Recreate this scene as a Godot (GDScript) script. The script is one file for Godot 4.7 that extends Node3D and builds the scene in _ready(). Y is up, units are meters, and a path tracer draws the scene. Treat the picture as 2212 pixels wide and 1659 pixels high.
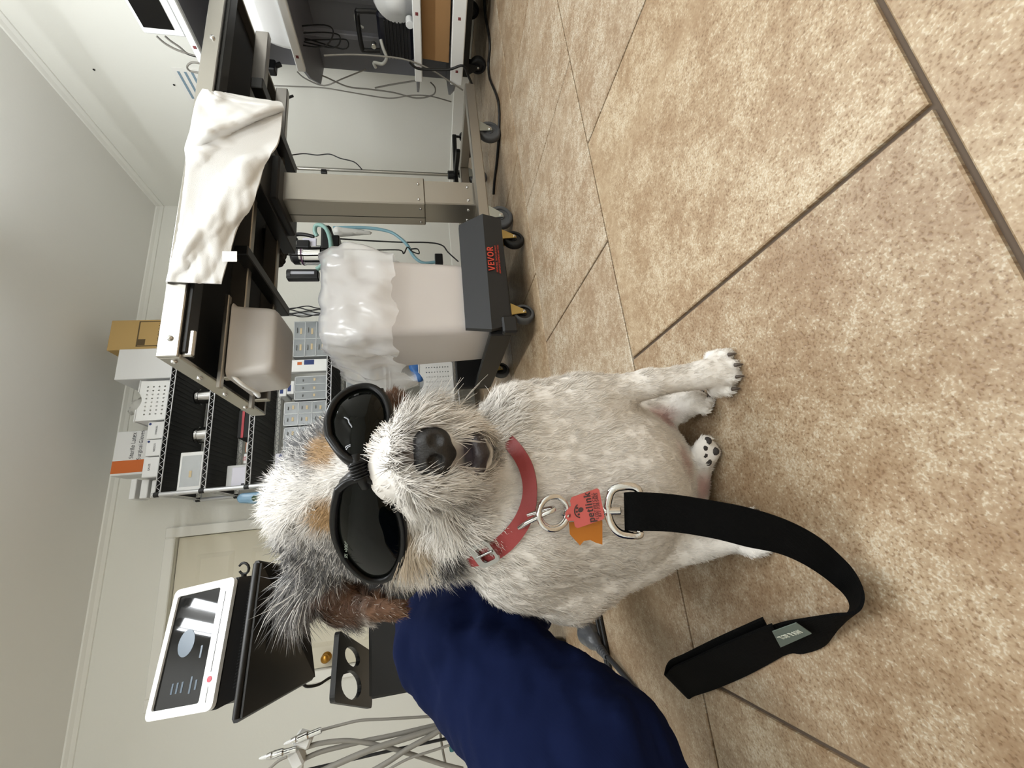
extends Node3D
# ---------------------------------------------------------------- camera frame and pixel helpers
const FOCAL := 920.9
const EYE := Vector3(0.0, 0.375, 0.0)
var RT: Vector3
var DN: Vector3
var FW: Vector3
var M := {}
var taken := {}
var rng := RandomNumberGenerator.new()

func set_axes() -> void:
	var yaw := 0.31068615
	var pitch := 0.198979
	var roll := 0.0526982
	FW = Vector3(sin(yaw) * cos(pitch), -sin(pitch), -cos(yaw) * cos(pitch))
	var r0 := Vector3(cos(yaw), 0, sin(yaw))
	var d0 := FW.cross(r0)
	RT = cos(roll) * r0 + sin(roll) * d0
	DN = -sin(roll) * r0 + cos(roll) * d0

func ray(x: float, y: float) -> Vector3:
	return RT * (829.5 - y) + DN * (x - 1106.0) + FW * FOCAL
func dp(x: float, y: float, d: float) -> Vector3:
	return EYE + ray(x, y) / FOCAL * d
func onx(x: float, y: float, v: float) -> Vector3:
	var r := ray(x, y)
	return EYE + r * ((v - EYE.x) / r.x)
func ony(x: float, y: float, v: float) -> Vector3:
	var r := ray(x, y)
	return EYE + r * ((v - EYE.y) / r.y)
func onz(x: float, y: float, v: float) -> Vector3:
	var r := ray(x, y)
	return EYE + r * ((v - EYE.z) / r.z)
func onplane(x: float, y: float, o: Vector3, n: Vector3) -> Vector3:
	var r := ray(x, y)
	return EYE + r * ((o - EYE).dot(n) / r.dot(n))

# ---------------------------------------------------------------- scene tree helpers
func numbered(called: String) -> String:
	var n: int = taken.get(called, 0)
	taken[called] = n + 1
	return called if n == 0 else "%s_%03d" % [called, n]
func tag(o: Node3D, label: String, category: String, group := "") -> Node3D:
	o.set_meta("label", label)
	o.set_meta("category", category)
	if group != "":
		o.set_meta("group", group)
	return o
func thing(called: String, label: String, category: String, at := Vector3.ZERO, group := "") -> Node3D:
	var o := Node3D.new()
	o.name = numbered(called)
	add_child(o)
	o.position = at
	return tag(o, label, category, group)
func put(mesh: Mesh, called: String, m: Material, parent: Node = self) -> MeshInstance3D:
	var o := MeshInstance3D.new()
	o.mesh = mesh
	o.material_override = m
	o.name = numbered(called) if parent == self else called
	parent.add_child(o, true)
	if parent != self:
		o.transform = (parent as Node3D).global_transform.affine_inverse()
	return o
func done(st: SurfaceTool) -> ArrayMesh:
	st.generate_normals()
	return st.commit()
func part(st: SurfaceTool, called: String, m: Material, parent: Node = self) -> MeshInstance3D:
	return put(done(st), called, m, parent)
func struct(o: Node3D) -> Node3D:
	o.set_meta("kind", "structure")
	return o
func stuff(o: Node3D) -> Node3D:
	o.set_meta("kind", "stuff")
	return o
func copy(o: Node3D, at: Vector3, turn := 0.0, label := "", group := "") -> Node3D:
	var base := String(o.name)
	var c: Node3D = o.duplicate()
	c.name = numbered(base)
	add_child(c)
	c.position = at
	c.rotation.y = turn
	if label != "":
		c.set_meta("label", label)
	if group != "":
		c.set_meta("group", group)
	return c

# ---------------------------------------------------------------- shape helpers
func S() -> SurfaceTool:
	var st := SurfaceTool.new()
	st.begin(Mesh.PRIMITIVE_TRIANGLES)
	st.set_smooth_group(-1)
	return st
func tri(st: SurfaceTool, a: Vector3, b: Vector3, c: Vector3) -> void:
	st.add_vertex(a); st.add_vertex(c); st.add_vertex(b)
func quad(st: SurfaceTool, a: Vector3, b: Vector3, c: Vector3, d: Vector3) -> void:
	tri(st, a, b, c); tri(st, a, c, d)
func tuv(st: SurfaceTool, a: Vector3, ua: Vector2, b: Vector3, ub: Vector2, c: Vector3, uc: Vector2) -> void:
	st.set_uv(ua); st.add_vertex(a)
	st.set_uv(uc); st.add_vertex(c)
	st.set_uv(ub); st.add_vertex(b)
func frame(x: Vector3, y: Vector3) -> Basis:
	var bx := x.normalized()
	var bz := bx.cross(y).normalized()
	return Basis(bx, bz.cross(bx), bz)
# box with chamfered edges: centre, full size, chamfer, axes
func box(st: SurfaceTool, c: Vector3, s: Vector3, ch := 0.0, b := Basis.IDENTITY) -> void:
	st.set_smooth_group(-1)
	var h := s * 0.5
	ch = minf(ch, minf(h.x, minf(h.y, h.z)) * 0.98)
	if ch <= 0.0:
		var p := []
		for i in 8:
			p.append(c + b * Vector3(h.x if i & 1 else -h.x, h.y if i & 2 else -h.y, h.z if i & 4 else -h.z))
		for f in [[4, 5, 7, 6], [1, 0, 2, 3], [5, 1, 3, 7], [0, 4, 6, 2], [6, 7, 3, 2], [0, 1, 5, 4]]:
			quad(st, p[f[0]], p[f[1]], p[f[2]], p[f[3]])
		return
	var v := func(sx: int, sy: int, sz: int, ax: int) -> Vector3:
		var q := Vector3(sx * h.x, sy * h.y, sz * h.z)
		for k in 3:
			if k != ax:
				q[k] -= ch * [sx, sy, sz][k]
		return c + b * q
	var face := func(a: Vector3, bb: Vector3, cc: Vector3, d: Vector3) -> void:
		var n := (bb - a).cross(d - a)
		if n.dot((a + cc) * 0.5 - c) < 0:
			quad(st, d, cc, bb, a)
		else:
			quad(st, a, bb, cc, d)
	for g in [-1, 1]:
		face.call(v.call(g, -1, -1, 0), v.call(g, 1, -1, 0), v.call(g, 1, 1, 0), v.call(g, -1, 1, 0))
		face.call(v.call(-1, g, -1, 1), v.call(1, g, -1, 1), v.call(1, g, 1, 1), v.call(-1, g, 1, 1))
		face.call(v.call(-1, -1, g, 2), v.call(1, -1, g, 2), v.call(1, 1, g, 2), v.call(-1, 1, g, 2))
		for e in [-1, 1]:
			face.call(v.call(g, e, -1, 0), v.call(g, e, 1, 0), v.call(g, e, 1, 1), v.call(g, e, -1, 1))
			face.call(v.call(g, -1, e, 0), v.call(g, 1, e, 0), v.call(g, 1, e, 2), v.call(g, -1, e, 2))
			face.call(v.call(-1, g, e, 1), v.call(1, g, e, 1), v.call(1, g, e, 2), v.call(-1, g, e, 2))
			for f in [-1, 1]:
				var a: Vector3 = v.call(g, e, f, 0)
				var b2: Vector3 = v.call(g, e, f, 1)
				var c2: Vector3 = v.call(g, e, f, 2)
				if (b2 - a).cross(c2 - a).dot(a - c) < 0:
					tri(st, a, c2, b2)
				else:
					tri(st, a, b2, c2)
# box whose top is another size (tapered tub); c is the centre of the base
func taper(st: SurfaceTool, c: Vector3, s0: Vector2, s1: Vector2, hgt: float, b := Basis.IDENTITY, open_top := false) -> void:
	st.set_smooth_group(-1)
	var p := []
	for k in 2:
		var s: Vector2 = [s0, s1][k] * 0.5
		for d in [[-1, -1], [1, -1], [1, 1], [-1, 1]]:
			p.append(c + b * Vector3(d[0] * s.x, k * hgt, d[1] * s.y))
	for i in 4:
		var j := (i + 1) % 4
		quad(st, p[j], p[i], p[4 + i], p[4 + j])
	quad(st, p[0], p[1], p[2], p[3])
	if not open_top:
		quad(st, p[7], p[6], p[5], p[4])
# swept tube through points, one radius or one for each point
func tube(st: SurfaceTool, pts: Array, r, sides := 8, closed := false) -> void:
	st.set_smooth_group(0)
	var n := pts.size()
	var rings := []
	var up := Vector3.ZERO
	for i in n:
		var t: Vector3
		if closed:
			t = pts[(i + 1) % n] - pts[(i - 1 + n) % n]
		else:
			t = pts[mini(i + 1, n - 1)] - pts[maxi(i - 1, 0)]
		t = t.normalized()
		if up == Vector3.ZERO:
			up = (Vector3.UP if absf(t.y) < 0.9 else Vector3.RIGHT)
		up = (up - t * up.dot(t)).normalized()
		var sd := t.cross(up)
		var rad: float = r[i] if r is Array else r
		var ring := PackedVector3Array()
		for k in sides:
			var a := TAU * k / sides
			ring.append(pts[i] + (up * cos(a) + sd * sin(a)) * rad)
		rings.append(ring)
	for i in (n if closed else n - 1):
		var a: PackedVector3Array = rings[i]
		var b: PackedVector3Array = rings[(i + 1) % n]
		for k in sides:
			var l := (k + 1) % sides
			quad(st, a[k], a[l], b[l], b[k])
	if not closed:
		st.set_smooth_group(-1)
		for k in range(1, sides - 1):
			tri(st, rings[0][0], rings[0][k + 1], rings[0][k])
			tri(st, rings[n - 1][0], rings[n - 1][k], rings[n - 1][k + 1])
# smooth curve through points
func curve(pts: Array, per := 6) -> Array:
	var out := []
	var n := pts.size()
	for i in n - 1:
		var p0: Vector3 = pts[maxi(i - 1, 0)]
		var p1: Vector3 = pts[i]
		var p2: Vector3 = pts[i + 1]
		var p3: Vector3 = pts[mini(i + 2, n - 1)]
		for k in per:
			out.append(p1.cubic_interpolate(p2, p0, p3, float(k) / per))
	out.append(pts[n - 1])
	return out
# lathe: profile of Vector2(radius, along axis), turned about axis from o
func lathe(st: SurfaceTool, o: Vector3, axis: Vector3, prof: Array, sides := 20, smooth := false) -> void:
	var t := axis.normalized()
	var u := (Vector3.UP if absf(t.y) < 0.9 else Vector3.RIGHT)
	u = (u - t * u.dot(t)).normalized()
	var w := t.cross(u)
	for i in prof.size() - 1:
		st.set_smooth_group(0 if smooth else i + 1)
		var p: Vector2 = prof[i]
		var q: Vector2 = prof[i + 1]
		for k in sides:
			var a := TAU * k / sides
			var b := TAU * ((k + 1) % sides) / sides
			var da := u * cos(a) + w * sin(a)
			var db := u * cos(b) + w * sin(b)
			if p.x > 0.0:
				tri(st, o + da * p.x + t * p.y, o + db * p.x + t * p.y, o + da * q.x + t * q.y)
			if q.x > 0.0:
				tri(st, o + db * p.x + t * p.y, o + db * q.x + t * q.y, o + da * q.x + t * q.y)
func cyl(st: SurfaceTool, a: Vector3, b: Vector3, r: float, sides := 16, ch := 0.0) -> void:
	var L := (b - a).length()
	if ch > 0.0:
		lathe(st, a, b - a, [Vector2(0, 0), Vector2(r - ch, 0), Vector2(r, ch), Vector2(r, L - ch), Vector2(r - ch, L), Vector2(0, L)], sides)
	else:
		lathe(st, a, b - a, [Vector2(0, 0), Vector2(r, 0), Vector2(r, L), Vector2(0, L)], sides)
# plate cut to an outline (points in the plane spanned by ex, ey), thickness along ex x ey, with holes
func plate(st: SurfaceTool, o: Vector3, ex: Vector3, ey: Vector3, outline: PackedVector2Array, th: float, holes := []) -> void:
	st.set_smooth_group(-1)
	var n := ex.cross(ey).normalized()
	if Geometry2D.is_polygon_clockwise(outline):
		outline.reverse()
	var rings := [outline]
	var poly := outline.duplicate()
	for h in holes:
		var hh: PackedVector2Array = h
		if not Geometry2D.is_polygon_clockwise(hh):
			hh.reverse()
		rings.append(hh)
		# bridge the hole to the outline
		var bi := 0
		var bj := 0
		var best := 1e9
		for i in poly.size():
			for j in hh.size():
				var dd := poly[i].distance_squared_to(hh[j])
				if dd < best:
					best = dd; bi = i; bj = j
		var np := PackedVector2Array()
		for i in bi + 1:
			np.append(poly[i])
		for j in hh.size() + 1:
			np.append(hh[(bj + j) % hh.size()])
		for i in range(bi, poly.size()):
			np.append(poly[i])
		poly = np
	var at := func(p: Vector2, k: float) -> Vector3: return o + ex * p.x + ey * p.y + n * k
	var idx := Geometry2D.triangulate_polygon(poly)
	for i in range(0, idx.size(), 3):
		var a := poly[idx[i]]
		var b := poly[idx[i + 1]]
		var c := poly[idx[i + 2]]
		if (b - a).cross(c - a) < 0:
			var t := b
			b = c
			c = t
		tri(st, at.call(a, th * 0.5), at.call(b, th * 0.5), at.call(c, th * 0.5))
		tri(st, at.call(a, -th * 0.5), at.call(c, -th * 0.5), at.call(b, -th * 0.5))
	for rg in rings:
		for i in rg.size():
			var a: Vector2 = rg[i]
			var b: Vector2 = rg[(i + 1) % rg.size()]
			quad(st, at.call(a, -th * 0.5), at.call(b, -th * 0.5), at.call(b, th * 0.5), at.call(a, th * 0.5))
func rrect(x0: float, y0: float, x1: float, y1: float, r: float, n := 4) -> PackedVector2Array:
	var out := PackedVector2Array()
	for q in [[x1 - r, y1 - r, 0.0], [x0 + r, y1 - r, 0.25], [x0 + r, y0 + r, 0.5], [x1 - r, y0 + r, 0.75]]:
		for k in n + 1:
			var a: float = TAU * (q[2] + 0.25 * k / n)
			out.append(Vector2(q[0] + cos(a) * r, q[1] + sin(a) * r))
	return out
func disc(cx: float, cy: float, rx: float, ry: float, n := 20) -> PackedVector2Array:
	var out := PackedVector2Array()
	for k in n:
		out.append(Vector2(cx + cos(TAU * k / n) * rx, cy + sin(TAU * k / n) * ry))
	return out
func letters(text: String, height: float, o: Vector3, ex: Vector3, ey: Vector3, called: String, m: Material, parent: Node, deep := 0.0008, fnt := "Droid Sans", weight := 400) -> MeshInstance3D:
	var t := TextMesh.new()
	var f := SystemFont.new()
	f.font_names = PackedStringArray([fnt])
	f.font_weight = weight
	t.font = f
	t.text = text
	t.font_size = 32
	t.pixel_size = height / 24.0
	t.depth = deep
	t.curve_step = 2.0
	var n := put(t, called, m, parent)
	var x := ex.normalized()
	var z := x.cross(ey).normalized()
	n.global_transform = Transform3D(Basis(x, z.cross(x), z), o + z * deep * 0.4)
	return n

# ---------------------------------------------------------------- materials
func mat(called: String, c: String, rough := 0.6, metal := 0.0) -> StandardMaterial3D:
	var m := StandardMaterial3D.new()
	m.albedo_color = Color(c)
	m.roughness = rough
	m.metallic = metal
	M[called] = m
	return m
func noise(sd: int, freq: float, oct := 4, kind := FastNoiseLite.TYPE_SIMPLEX_SMOOTH) -> FastNoiseLite:
	var n := FastNoiseLite.new()
	n.seed = sd
	n.noise_type = kind
	n.frequency = freq
	n.fractal_octaves = oct
	return n
func grey(n: FastNoiseLite, w: int, norm := true) -> PackedByteArray:
	var im := n.get_seamless_image(w, w, false, false, 0.15, norm)
	im.convert(Image.FORMAT_L8)
	return im.get_data()
func height_tex(data: PackedByteArray, w: int) -> ImageTexture:
	return ImageTexture.create_from_image(Image.create_from_data(w, w, false, Image.FORMAT_L8, data))
func relief(m: StandardMaterial3D, tex: Texture2D, scale_cm: float, per_metre: float) -> void:
	m.heightmap_enabled = true
	m.heightmap_texture = tex
	m.heightmap_scale = scale_cm
	m.uv1_triplanar = true
	m.uv1_world_triplanar = true
	m.uv1_scale = Vector3.ONE * per_metre

const XR := 2.71
const XL := -1.75
const ZB := -3.25
const ZF := 2.2
const YC := 2.41
const PITCH := 0.508

func _ready() -> void:
	rng.seed = 7
	set_axes()
	# camera: a phone held on its side, so the picture's right is the room's down
	var cam := Camera3D.new()
	cam.name = "camera"
	cam.fov = rad_to_deg(2.0 * atan(829.5 / FOCAL))
	cam.near = 0.01
	add_child(cam)
	cam.transform = Transform3D(Basis(DN, RT, -FW), EYE)
	cam.current = true
	var env := Environment.new()
	env.background_mode = Environment.BG_COLOR
	env.background_color = Color(0.02, 0.02, 0.02)
	env.tonemap_mode = Environment.TONE_MAPPER_LINEAR
	env.tonemap_exposure = 1.0
	env.sdfgi_enabled = true
	env.ssao_enabled = true
	env.ssil_enabled = true
	var we := WorldEnvironment.new()
	we.name = "environment"
	we.environment = env
	add_child(we)
	# two inferred ceiling strip fittings and two unseen ones added behind the camera, tubes running away from the camera; each is an emitting fitting with a light of the same size
	materials()
	strip_light(Vector3(0.11, 2.20, -0.46), 1.22, 0.68, "twin-tube fluorescent strip on the ceiling above the dog")
	strip_light(Vector3(0.11, 2.20, 1.15), 1.22, 0.68, "unseen twin-tube fluorescent strip added on the ceiling behind the camera on the dog strip's line")  # unseen fitting, put in for frontal light on the dog
	strip_light(Vector3(1.50, 2.20, 1.15), 1.22, 0.68, "added unseen twin-tube fluorescent strip behind the camera toward the right wall")  # added fitting with no source in view, brightens the dog's chest
	strip_light(Vector3(1.50, 2.20, -1.15), 1.22, 0.68, "twin-tube fluorescent strip on the ceiling above the steel table")
	room()
	table()
	table_things()
	trash()
	shelving()
	shelf_things()
	laser_cart()
	dental_cart()
	pump_stand()
	hoses()
	floor_cables()
	print("furniture ", Time.get_ticks_msec())
	goggles()
	dog()
	collar_and_leash()
	person()
	print("done ", Time.get_ticks_msec())

func strip_light(at: Vector3, length: float, energy: float, label: String) -> void:
	var t := thing("ceiling_light", label, "light", at, "fluorescent ceiling strips")
	var st := S()
	for e in [-0.4, 0.4]:
		var rs := S()
		cyl(rs, at + Vector3(0, 0, e * length), Vector3(at.x, YC, at.z + e * length), 0.005, 8)
		part(rs, "hanger", M.enamel, t)
	box(st, at + Vector3(0, -0.02, 0), Vector3(0.13, 0.04, length + 0.06), 0.004)
	part(st, "housing", M.enamel, t)
	for s in [-1, 1]:
		var tb := S()
		cyl(tb, at + Vector3(s * 0.042, -0.06, -length * 0.5), at + Vector3(s * 0.042, -0.06, length * 0.5), 0.019, 16)
		part(tb, "lamp_tube", M.lamp, t)
		for e in [-1, 1]:
			var h := S()
			box(h, at + Vector3(s * 0.042, -0.055, e * (length * 0.5 + 0.012)), Vector3(0.036, 0.05, 0.02), 0.003)
			part(h, "lamp_holder", M.enamel, t)
	# light leaves each tube downward and the pair sideways: strips as large as the tubes, just clear of them
	var faces := [[Vector3(-0.042, -0.081, 0), Vector3(-PI / 2, 0, 0), 0.95], [Vector3(0.042, -0.081, 0), Vector3(-PI / 2, 0, 0), 0.95], [Vector3(-0.065, -0.060, 0), Vector3(0, PI / 2, 0), 1.25], [Vector3(0.065, -0.060, 0), Vector3(0, -PI / 2, 0), 1.25]]
	for f in faces:
		var l := AreaLight3D.new()
		l.name = "tube_light"
		l.area_size = Vector2(0.036, length) if f[1].y == 0.0 else Vector2(length, 0.036)
		l.light_energy = energy * f[2]
		l.light_color = Color(0.965, 0.985, 1.0)
		l.area_range = 12.0
		l.shadow_enabled = true
		t.add_child(l, true)
		l.position = f[0]
		l.rotation = f[1]

func materials() -> void:
	mat("enamel", "e9e9e6", 0.35)
	var sc := mat("skin_coat", "ffffff", 0.8)
	sc.vertex_color_use_as_albedo = true
	var fm := mat("fur", "ffffff", 0.6)
	fm.vertex_color_use_as_albedo = true
	fm.cull_mode = BaseMaterial3D.CULL_DISABLED
	mat("wisp", "57504a", 0.5)
	mat("wisp_white", "d8d0c4", 0.5)
	var nb := height_tex(grey(noise(77, 0.12, 2, FastNoiseLite.TYPE_CELLULAR), 256), 256)
	relief(mat("nose", "1f1d1d", 0.5), nb, 0.03, 22.0)
	relief(mat("lip", "2a2223", 0.5), nb, 0.03, 22.0)
	mat("pad", "2f2a28", 0.7)
	mat("claw", "4a4038", 0.4)
	mat("lens", "040604", 0.03)
	mat("goggle_rim", "070708", 0.3)
	M.lens.metallic_specular = 0.28
	M.goggle_rim.metallic_specular = 0.35
	mat("strap", "0c0e18", 0.6)
	mat("buckle_steel", "a8a8a6", 0.22, 1.0)
	mat("lens_print", "9aa59a", 0.4)
	var wv := height_tex(grey(noise(55, 0.25, 2), 128), 128)
	relief(mat("collar", "8d3130", 0.55), wv, 0.02, 30.0)
	mat("tag_red", "b4504a", 0.5)
	mat("tag_ink", "3a2523", 0.6)
	mat("tag_orange", "b06a1c", 0.45, 0.3)
	var web := weave_tex()
	relief(mat("webbing", "080808", 0.9), web, 0.05, 30.0)
	M.webbing.metallic_specular = 0.2
	mat("woven_label", "5f6a62", 0.8)
	mat("label_ink", "cfd2c4", 0.8)
	var scr := mat("scrubs", "0e1736", 0.9)
	relief(scr, web, 0.02, 26.0)
	scr.metallic_specular = 0.2
	var lm := mat("lamp", "ffffff", 0.5)
	lm.emission_enabled = true
	lm.emission = Color(0.98, 0.99, 1.0)
	lm.emission_energy_multiplier = 6.0
	# wall paint with a fine roller stipple
	var pn := height_tex(grey(noise(11, 0.06, 3), 256), 256)
	relief(mat("wall", "e8e7df", 0.75), pn, 0.02, 3.0)
	relief(mat("ceiling", "f2f1ec", 0.9), pn, 0.03, 2.0)
	mat("trim", "eeede6", 0.45)
	mat("door", "dcd6c3", 0.5)
	mat("grout", "5c4e41", 0.9)
	mat("brass", "b8893f", 0.3, 1.0)
	floor_material()
	mat("steel", "b9b6b0", 0.28, 1.0)
	mat("steel_brushed", "a9a49c", 0.36, 1.0)
	mat("chrome", "d8d8d8", 0.1, 1.0)
	mat("wire_chrome", "c9cacb", 0.3, 0.45)
	mat("black_plastic", "0e0e10", 0.45)
	mat("black_matte", "0c0c0c", 0.7)
	mat("black_gloss", "0b0b0c", 0.12)
	mat("black_steel", "0e0e0e", 0.4)
	mat("black_rubber", "121212", 0.75)
	mat("grey_rubber", "4c4d4f", 0.6)
	mat("charcoal", "24262a", 0.55)
	mat("white_plastic", "e4e4e2", 0.4)
	mat("white_gloss", "eeeeec", 0.2)
	mat("grey_plastic", "a8a39d", 0.45)
	mat("grey_panel", "74747a", 0.5)
	mat("zinc", "b5bab4", 0.35, 0.9)
	mat("yellow_zinc", "c2a86a", 0.35, 0.9)
	mat("card", "b99a63", 0.85)
	mat("card_dark", "5a4a30", 0.85)
	mat("white_card", "dcdcdb", 0.7)
	mat("ink_blue", "26386e", 0.7)
	mat("ink_dark", "33333a", 0.7)
	mat("orange_ink", "c7672a", 0.7)
	mat("red", "a8202c", 0.5)
	mat("vevor_red", "b23a26", 0.6)
	mat("cork", "b0875a", 0.9)
	mat("cable_black", "0f0f10", 0.5)
	mat("cable_grey", "8b877f", 0.5)
	mat("aqua", "86aaa2", 0.3)
	mat("sky_tube", "86b0bd", 0.3)
	mat("blue_plastic", "3d6fb0", 0.5)
	mat("yellow", "e0c02c", 0.5)
	mat("green", "2f4a2c", 0.7)
	mat("navy_dark", "1c2244", 0.6)
	mat("label_white", "e6e4de", 0.7)
	mat("beige_label", "cbb892", 0.7)
	mat("purple_tint", "8c86a6", 0.6)
	var tn := height_tex(grey(noise(91, 0.2, 3), 256), 256)
	relief(mat("towel", "e2e1df", 0.95), tn, 0.06, 12.0)
	mat("grey_tub", "cac6c3", 0.45)
	mat("bag_black", "0c0c0d", 0.3)
	mat("can", "cbc5c2", 0.4)
	mat("bag_white", "d9d8d2", 0.4)
	var bc := mat("bag_clear", "f6f6f8", 0.18)
	bc.transparency = BaseMaterial3D.TRANSPARENCY_ALPHA
	bc.albedo_color.a = 0.40
	bc.cull_mode = BaseMaterial3D.CULL_DISABLED
	mat("liner", "0b0b0b", 0.5)
	mat("drawer_case", "8d9092", 0.3)
	mat("drawer_frame", "c6c9ca", 0.3)
	var df := mat("drawer_front", "b4babd", 0.2)
	df.transparency = BaseMaterial3D.TRANSPARENCY_ALPHA
	df.albedo_color.a = 0.42
	mat("lilac_card", "d3d1dc", 0.7)
	mat("blue_film", "7fa3bd", 0.3)
	mat("screen", "0c0d0f", 0.03)
	mat("screen_blue", "4b5a68", 0.3)
	mat("red_button", "d23a4e", 0.35)
	mat("vent", "2b2b2e", 0.5)
	mat("teal", "1d5a5c", 0.4)
	mat("grey_plug", "4a4c50", 0.3)
	mat("cable_dark", "26272a", 0.45)
	mat("grey_light", "a4a6ad", 0.45)
	mat("grey_dark", "4a4b50", 0.6)
	mat("red_mark", "7d3a3c", 0.6)
	mat("navy_black", "11131f", 0.35)
	mat("hose_clear", "b9b9b2", 0.25)
	mat("chart_blue", "7d93a2", 0.7)
	mat("purple_band", "4c2b44", 0.5)
	var cp := mat("clear", "e8eef0", 0.12)
	cp.transparency = BaseMaterial3D.TRANSPARENCY_ALPHA
	cp.albedo_color.a = 0.35
	cp.cull_mode = BaseMaterial3D.CULL_DISABLED
	var mk := mat("milky", "dfe2e4", 0.35)
	mk.transparency = BaseMaterial3D.TRANSPARENCY_ALPHA
	mk.albedo_color.a = 0.55

func weave_tex() -> ImageTexture:
	var w := 128
	var d := PackedByteArray()
	d.resize(w * w)
	for y in w:
		for x in w:
			d[y * w + x] = int(128 + 60 * sin(TAU * x / 8.0) * cos(TAU * y / 8.0) + 40 * sin(TAU * (x + y) / 16.0))
	return height_tex(d, w)

func floor_material() -> void:
	var w := 1024
	var big := grey(noise(3, 0.0045, 4), w)
	var mid := grey(noise(5, 0.03, 4), w)
	var fine := grey(noise(8, 0.12, 4), w)
	var fleck := grey(noise(13, 0.20, 3), w)
	var dark := grey(noise(21, 0.16, 3), w)
	var data := PackedByteArray()
	data.resize(w * w * 3)
	var hgt := PackedByteArray()
	hgt.resize(w * w)
	for i in w * w:
		var b := big[i] / 255.0
		var m := mid[i] / 255.0
		var f := fine[i] / 255.0
		var k := fleck[i] / 255.0
		var d := dark[i] / 255.0
		# tan to cream stone
		var t := smoothstep(0.22, 0.82, b * 0.45 + m * 0.30 + f * 0.35)
		var r := lerpf(150, 184, t)
		var g := lerpf(126, 167, t)
		var bl := lerpf(100, 143, t)
		# pale crystalline flecks, thicker in the cream parts
		var s := smoothstep(0.60, 0.74, k * 0.6 + f * 0.4 + (m - 0.5) * 0.35 + (b - 0.5) * 0.25)
		r = lerpf(r, 206, s * 0.75); g = lerpf(g, 199, s * 0.75); bl = lerpf(bl, 184, s * 0.75)
		# brown pits
		var q := smoothstep(0.60, 0.76, d * 0.7 + (1.0 - f) * 0.3 + (0.5 - m) * 0.25)
		r = lerpf(r, 108, q * 0.5); g = lerpf(g, 82, q * 0.5); bl = lerpf(bl, 58, q * 0.5)
		data[i * 3] = int(clampf(r, 0, 255))
		data[i * 3 + 1] = int(clampf(g, 0, 255))
		data[i * 3 + 2] = int(clampf(bl, 0, 255))
		hgt[i] = int(clampf(110 + 90 * (f - 0.5) + 80 * s - 100 * q, 0, 255))
	var im := Image.create_from_data(w, w, false, Image.FORMAT_RGB8, data)
	for k in 4:
		var m := mat("tile%d" % k, ["ffffff", "f6efe6", "fdf8ef", "f1ebe3"][k], 0.42)
		m.albedo_texture = ImageTexture.create_from_image(im) if k == 0 else (M.tile0 as StandardMaterial3D).albedo_texture
		m.heightmap_enabled = true
		m.heightmap_texture = height_tex(hgt, w) if k == 0 else (M.tile0 as StandardMaterial3D).heightmap_texture
		m.heightmap_scale = 0.05

# one floor tile: bevelled slab with texture coordinates of its own
func tile_mesh(sx: float, sz: float, off: Vector2, turn: float) -> ArrayMesh:
	var st := S()
	var ch := 0.0015
	var hx := sx * 0.5
	var hz := sz * 0.5
	var uv := func(p: Vector3) -> Vector2: return (Vector2(p.x, p.z).rotated(turn)) * 1.6 + off
	var top := []
	var rim := []
	var low := []
	for d in [[-1, 1], [1, 1], [1, -1], [-1, -1]]:
		top.append(Vector3(d[0] * (hx - ch), 0, d[1] * (hz - ch)))
		rim.append(Vector3(d[0] * hx, -ch, d[1] * hz))
		low.append(Vector3(d[0] * hx, -0.008, d[1] * hz))
	var q := func(a: Vector3, b: Vector3, c: Vector3, d: Vector3) -> void:
		tuv(st, a, uv.call(a), b, uv.call(b), c, uv.call(c))
		tuv(st, a, uv.call(a), c, uv.call(c), d, uv.call(d))
	q.call(top[0], top[1], top[2], top[3])
	for i in 4:
		var j := (i + 1) % 4
		q.call(rim[i], rim[j], top[j], top[i])
		q.call(low[i], low[j], rim[j], rim[i])
	st.generate_normals()
	return st.commit()

func wall_box(called: String, c: Vector3, s: Vector3, m: Material) -> Node3D:
	var st := S()
	box(st, c, s)
	return struct(part(st, called, m))

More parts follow.
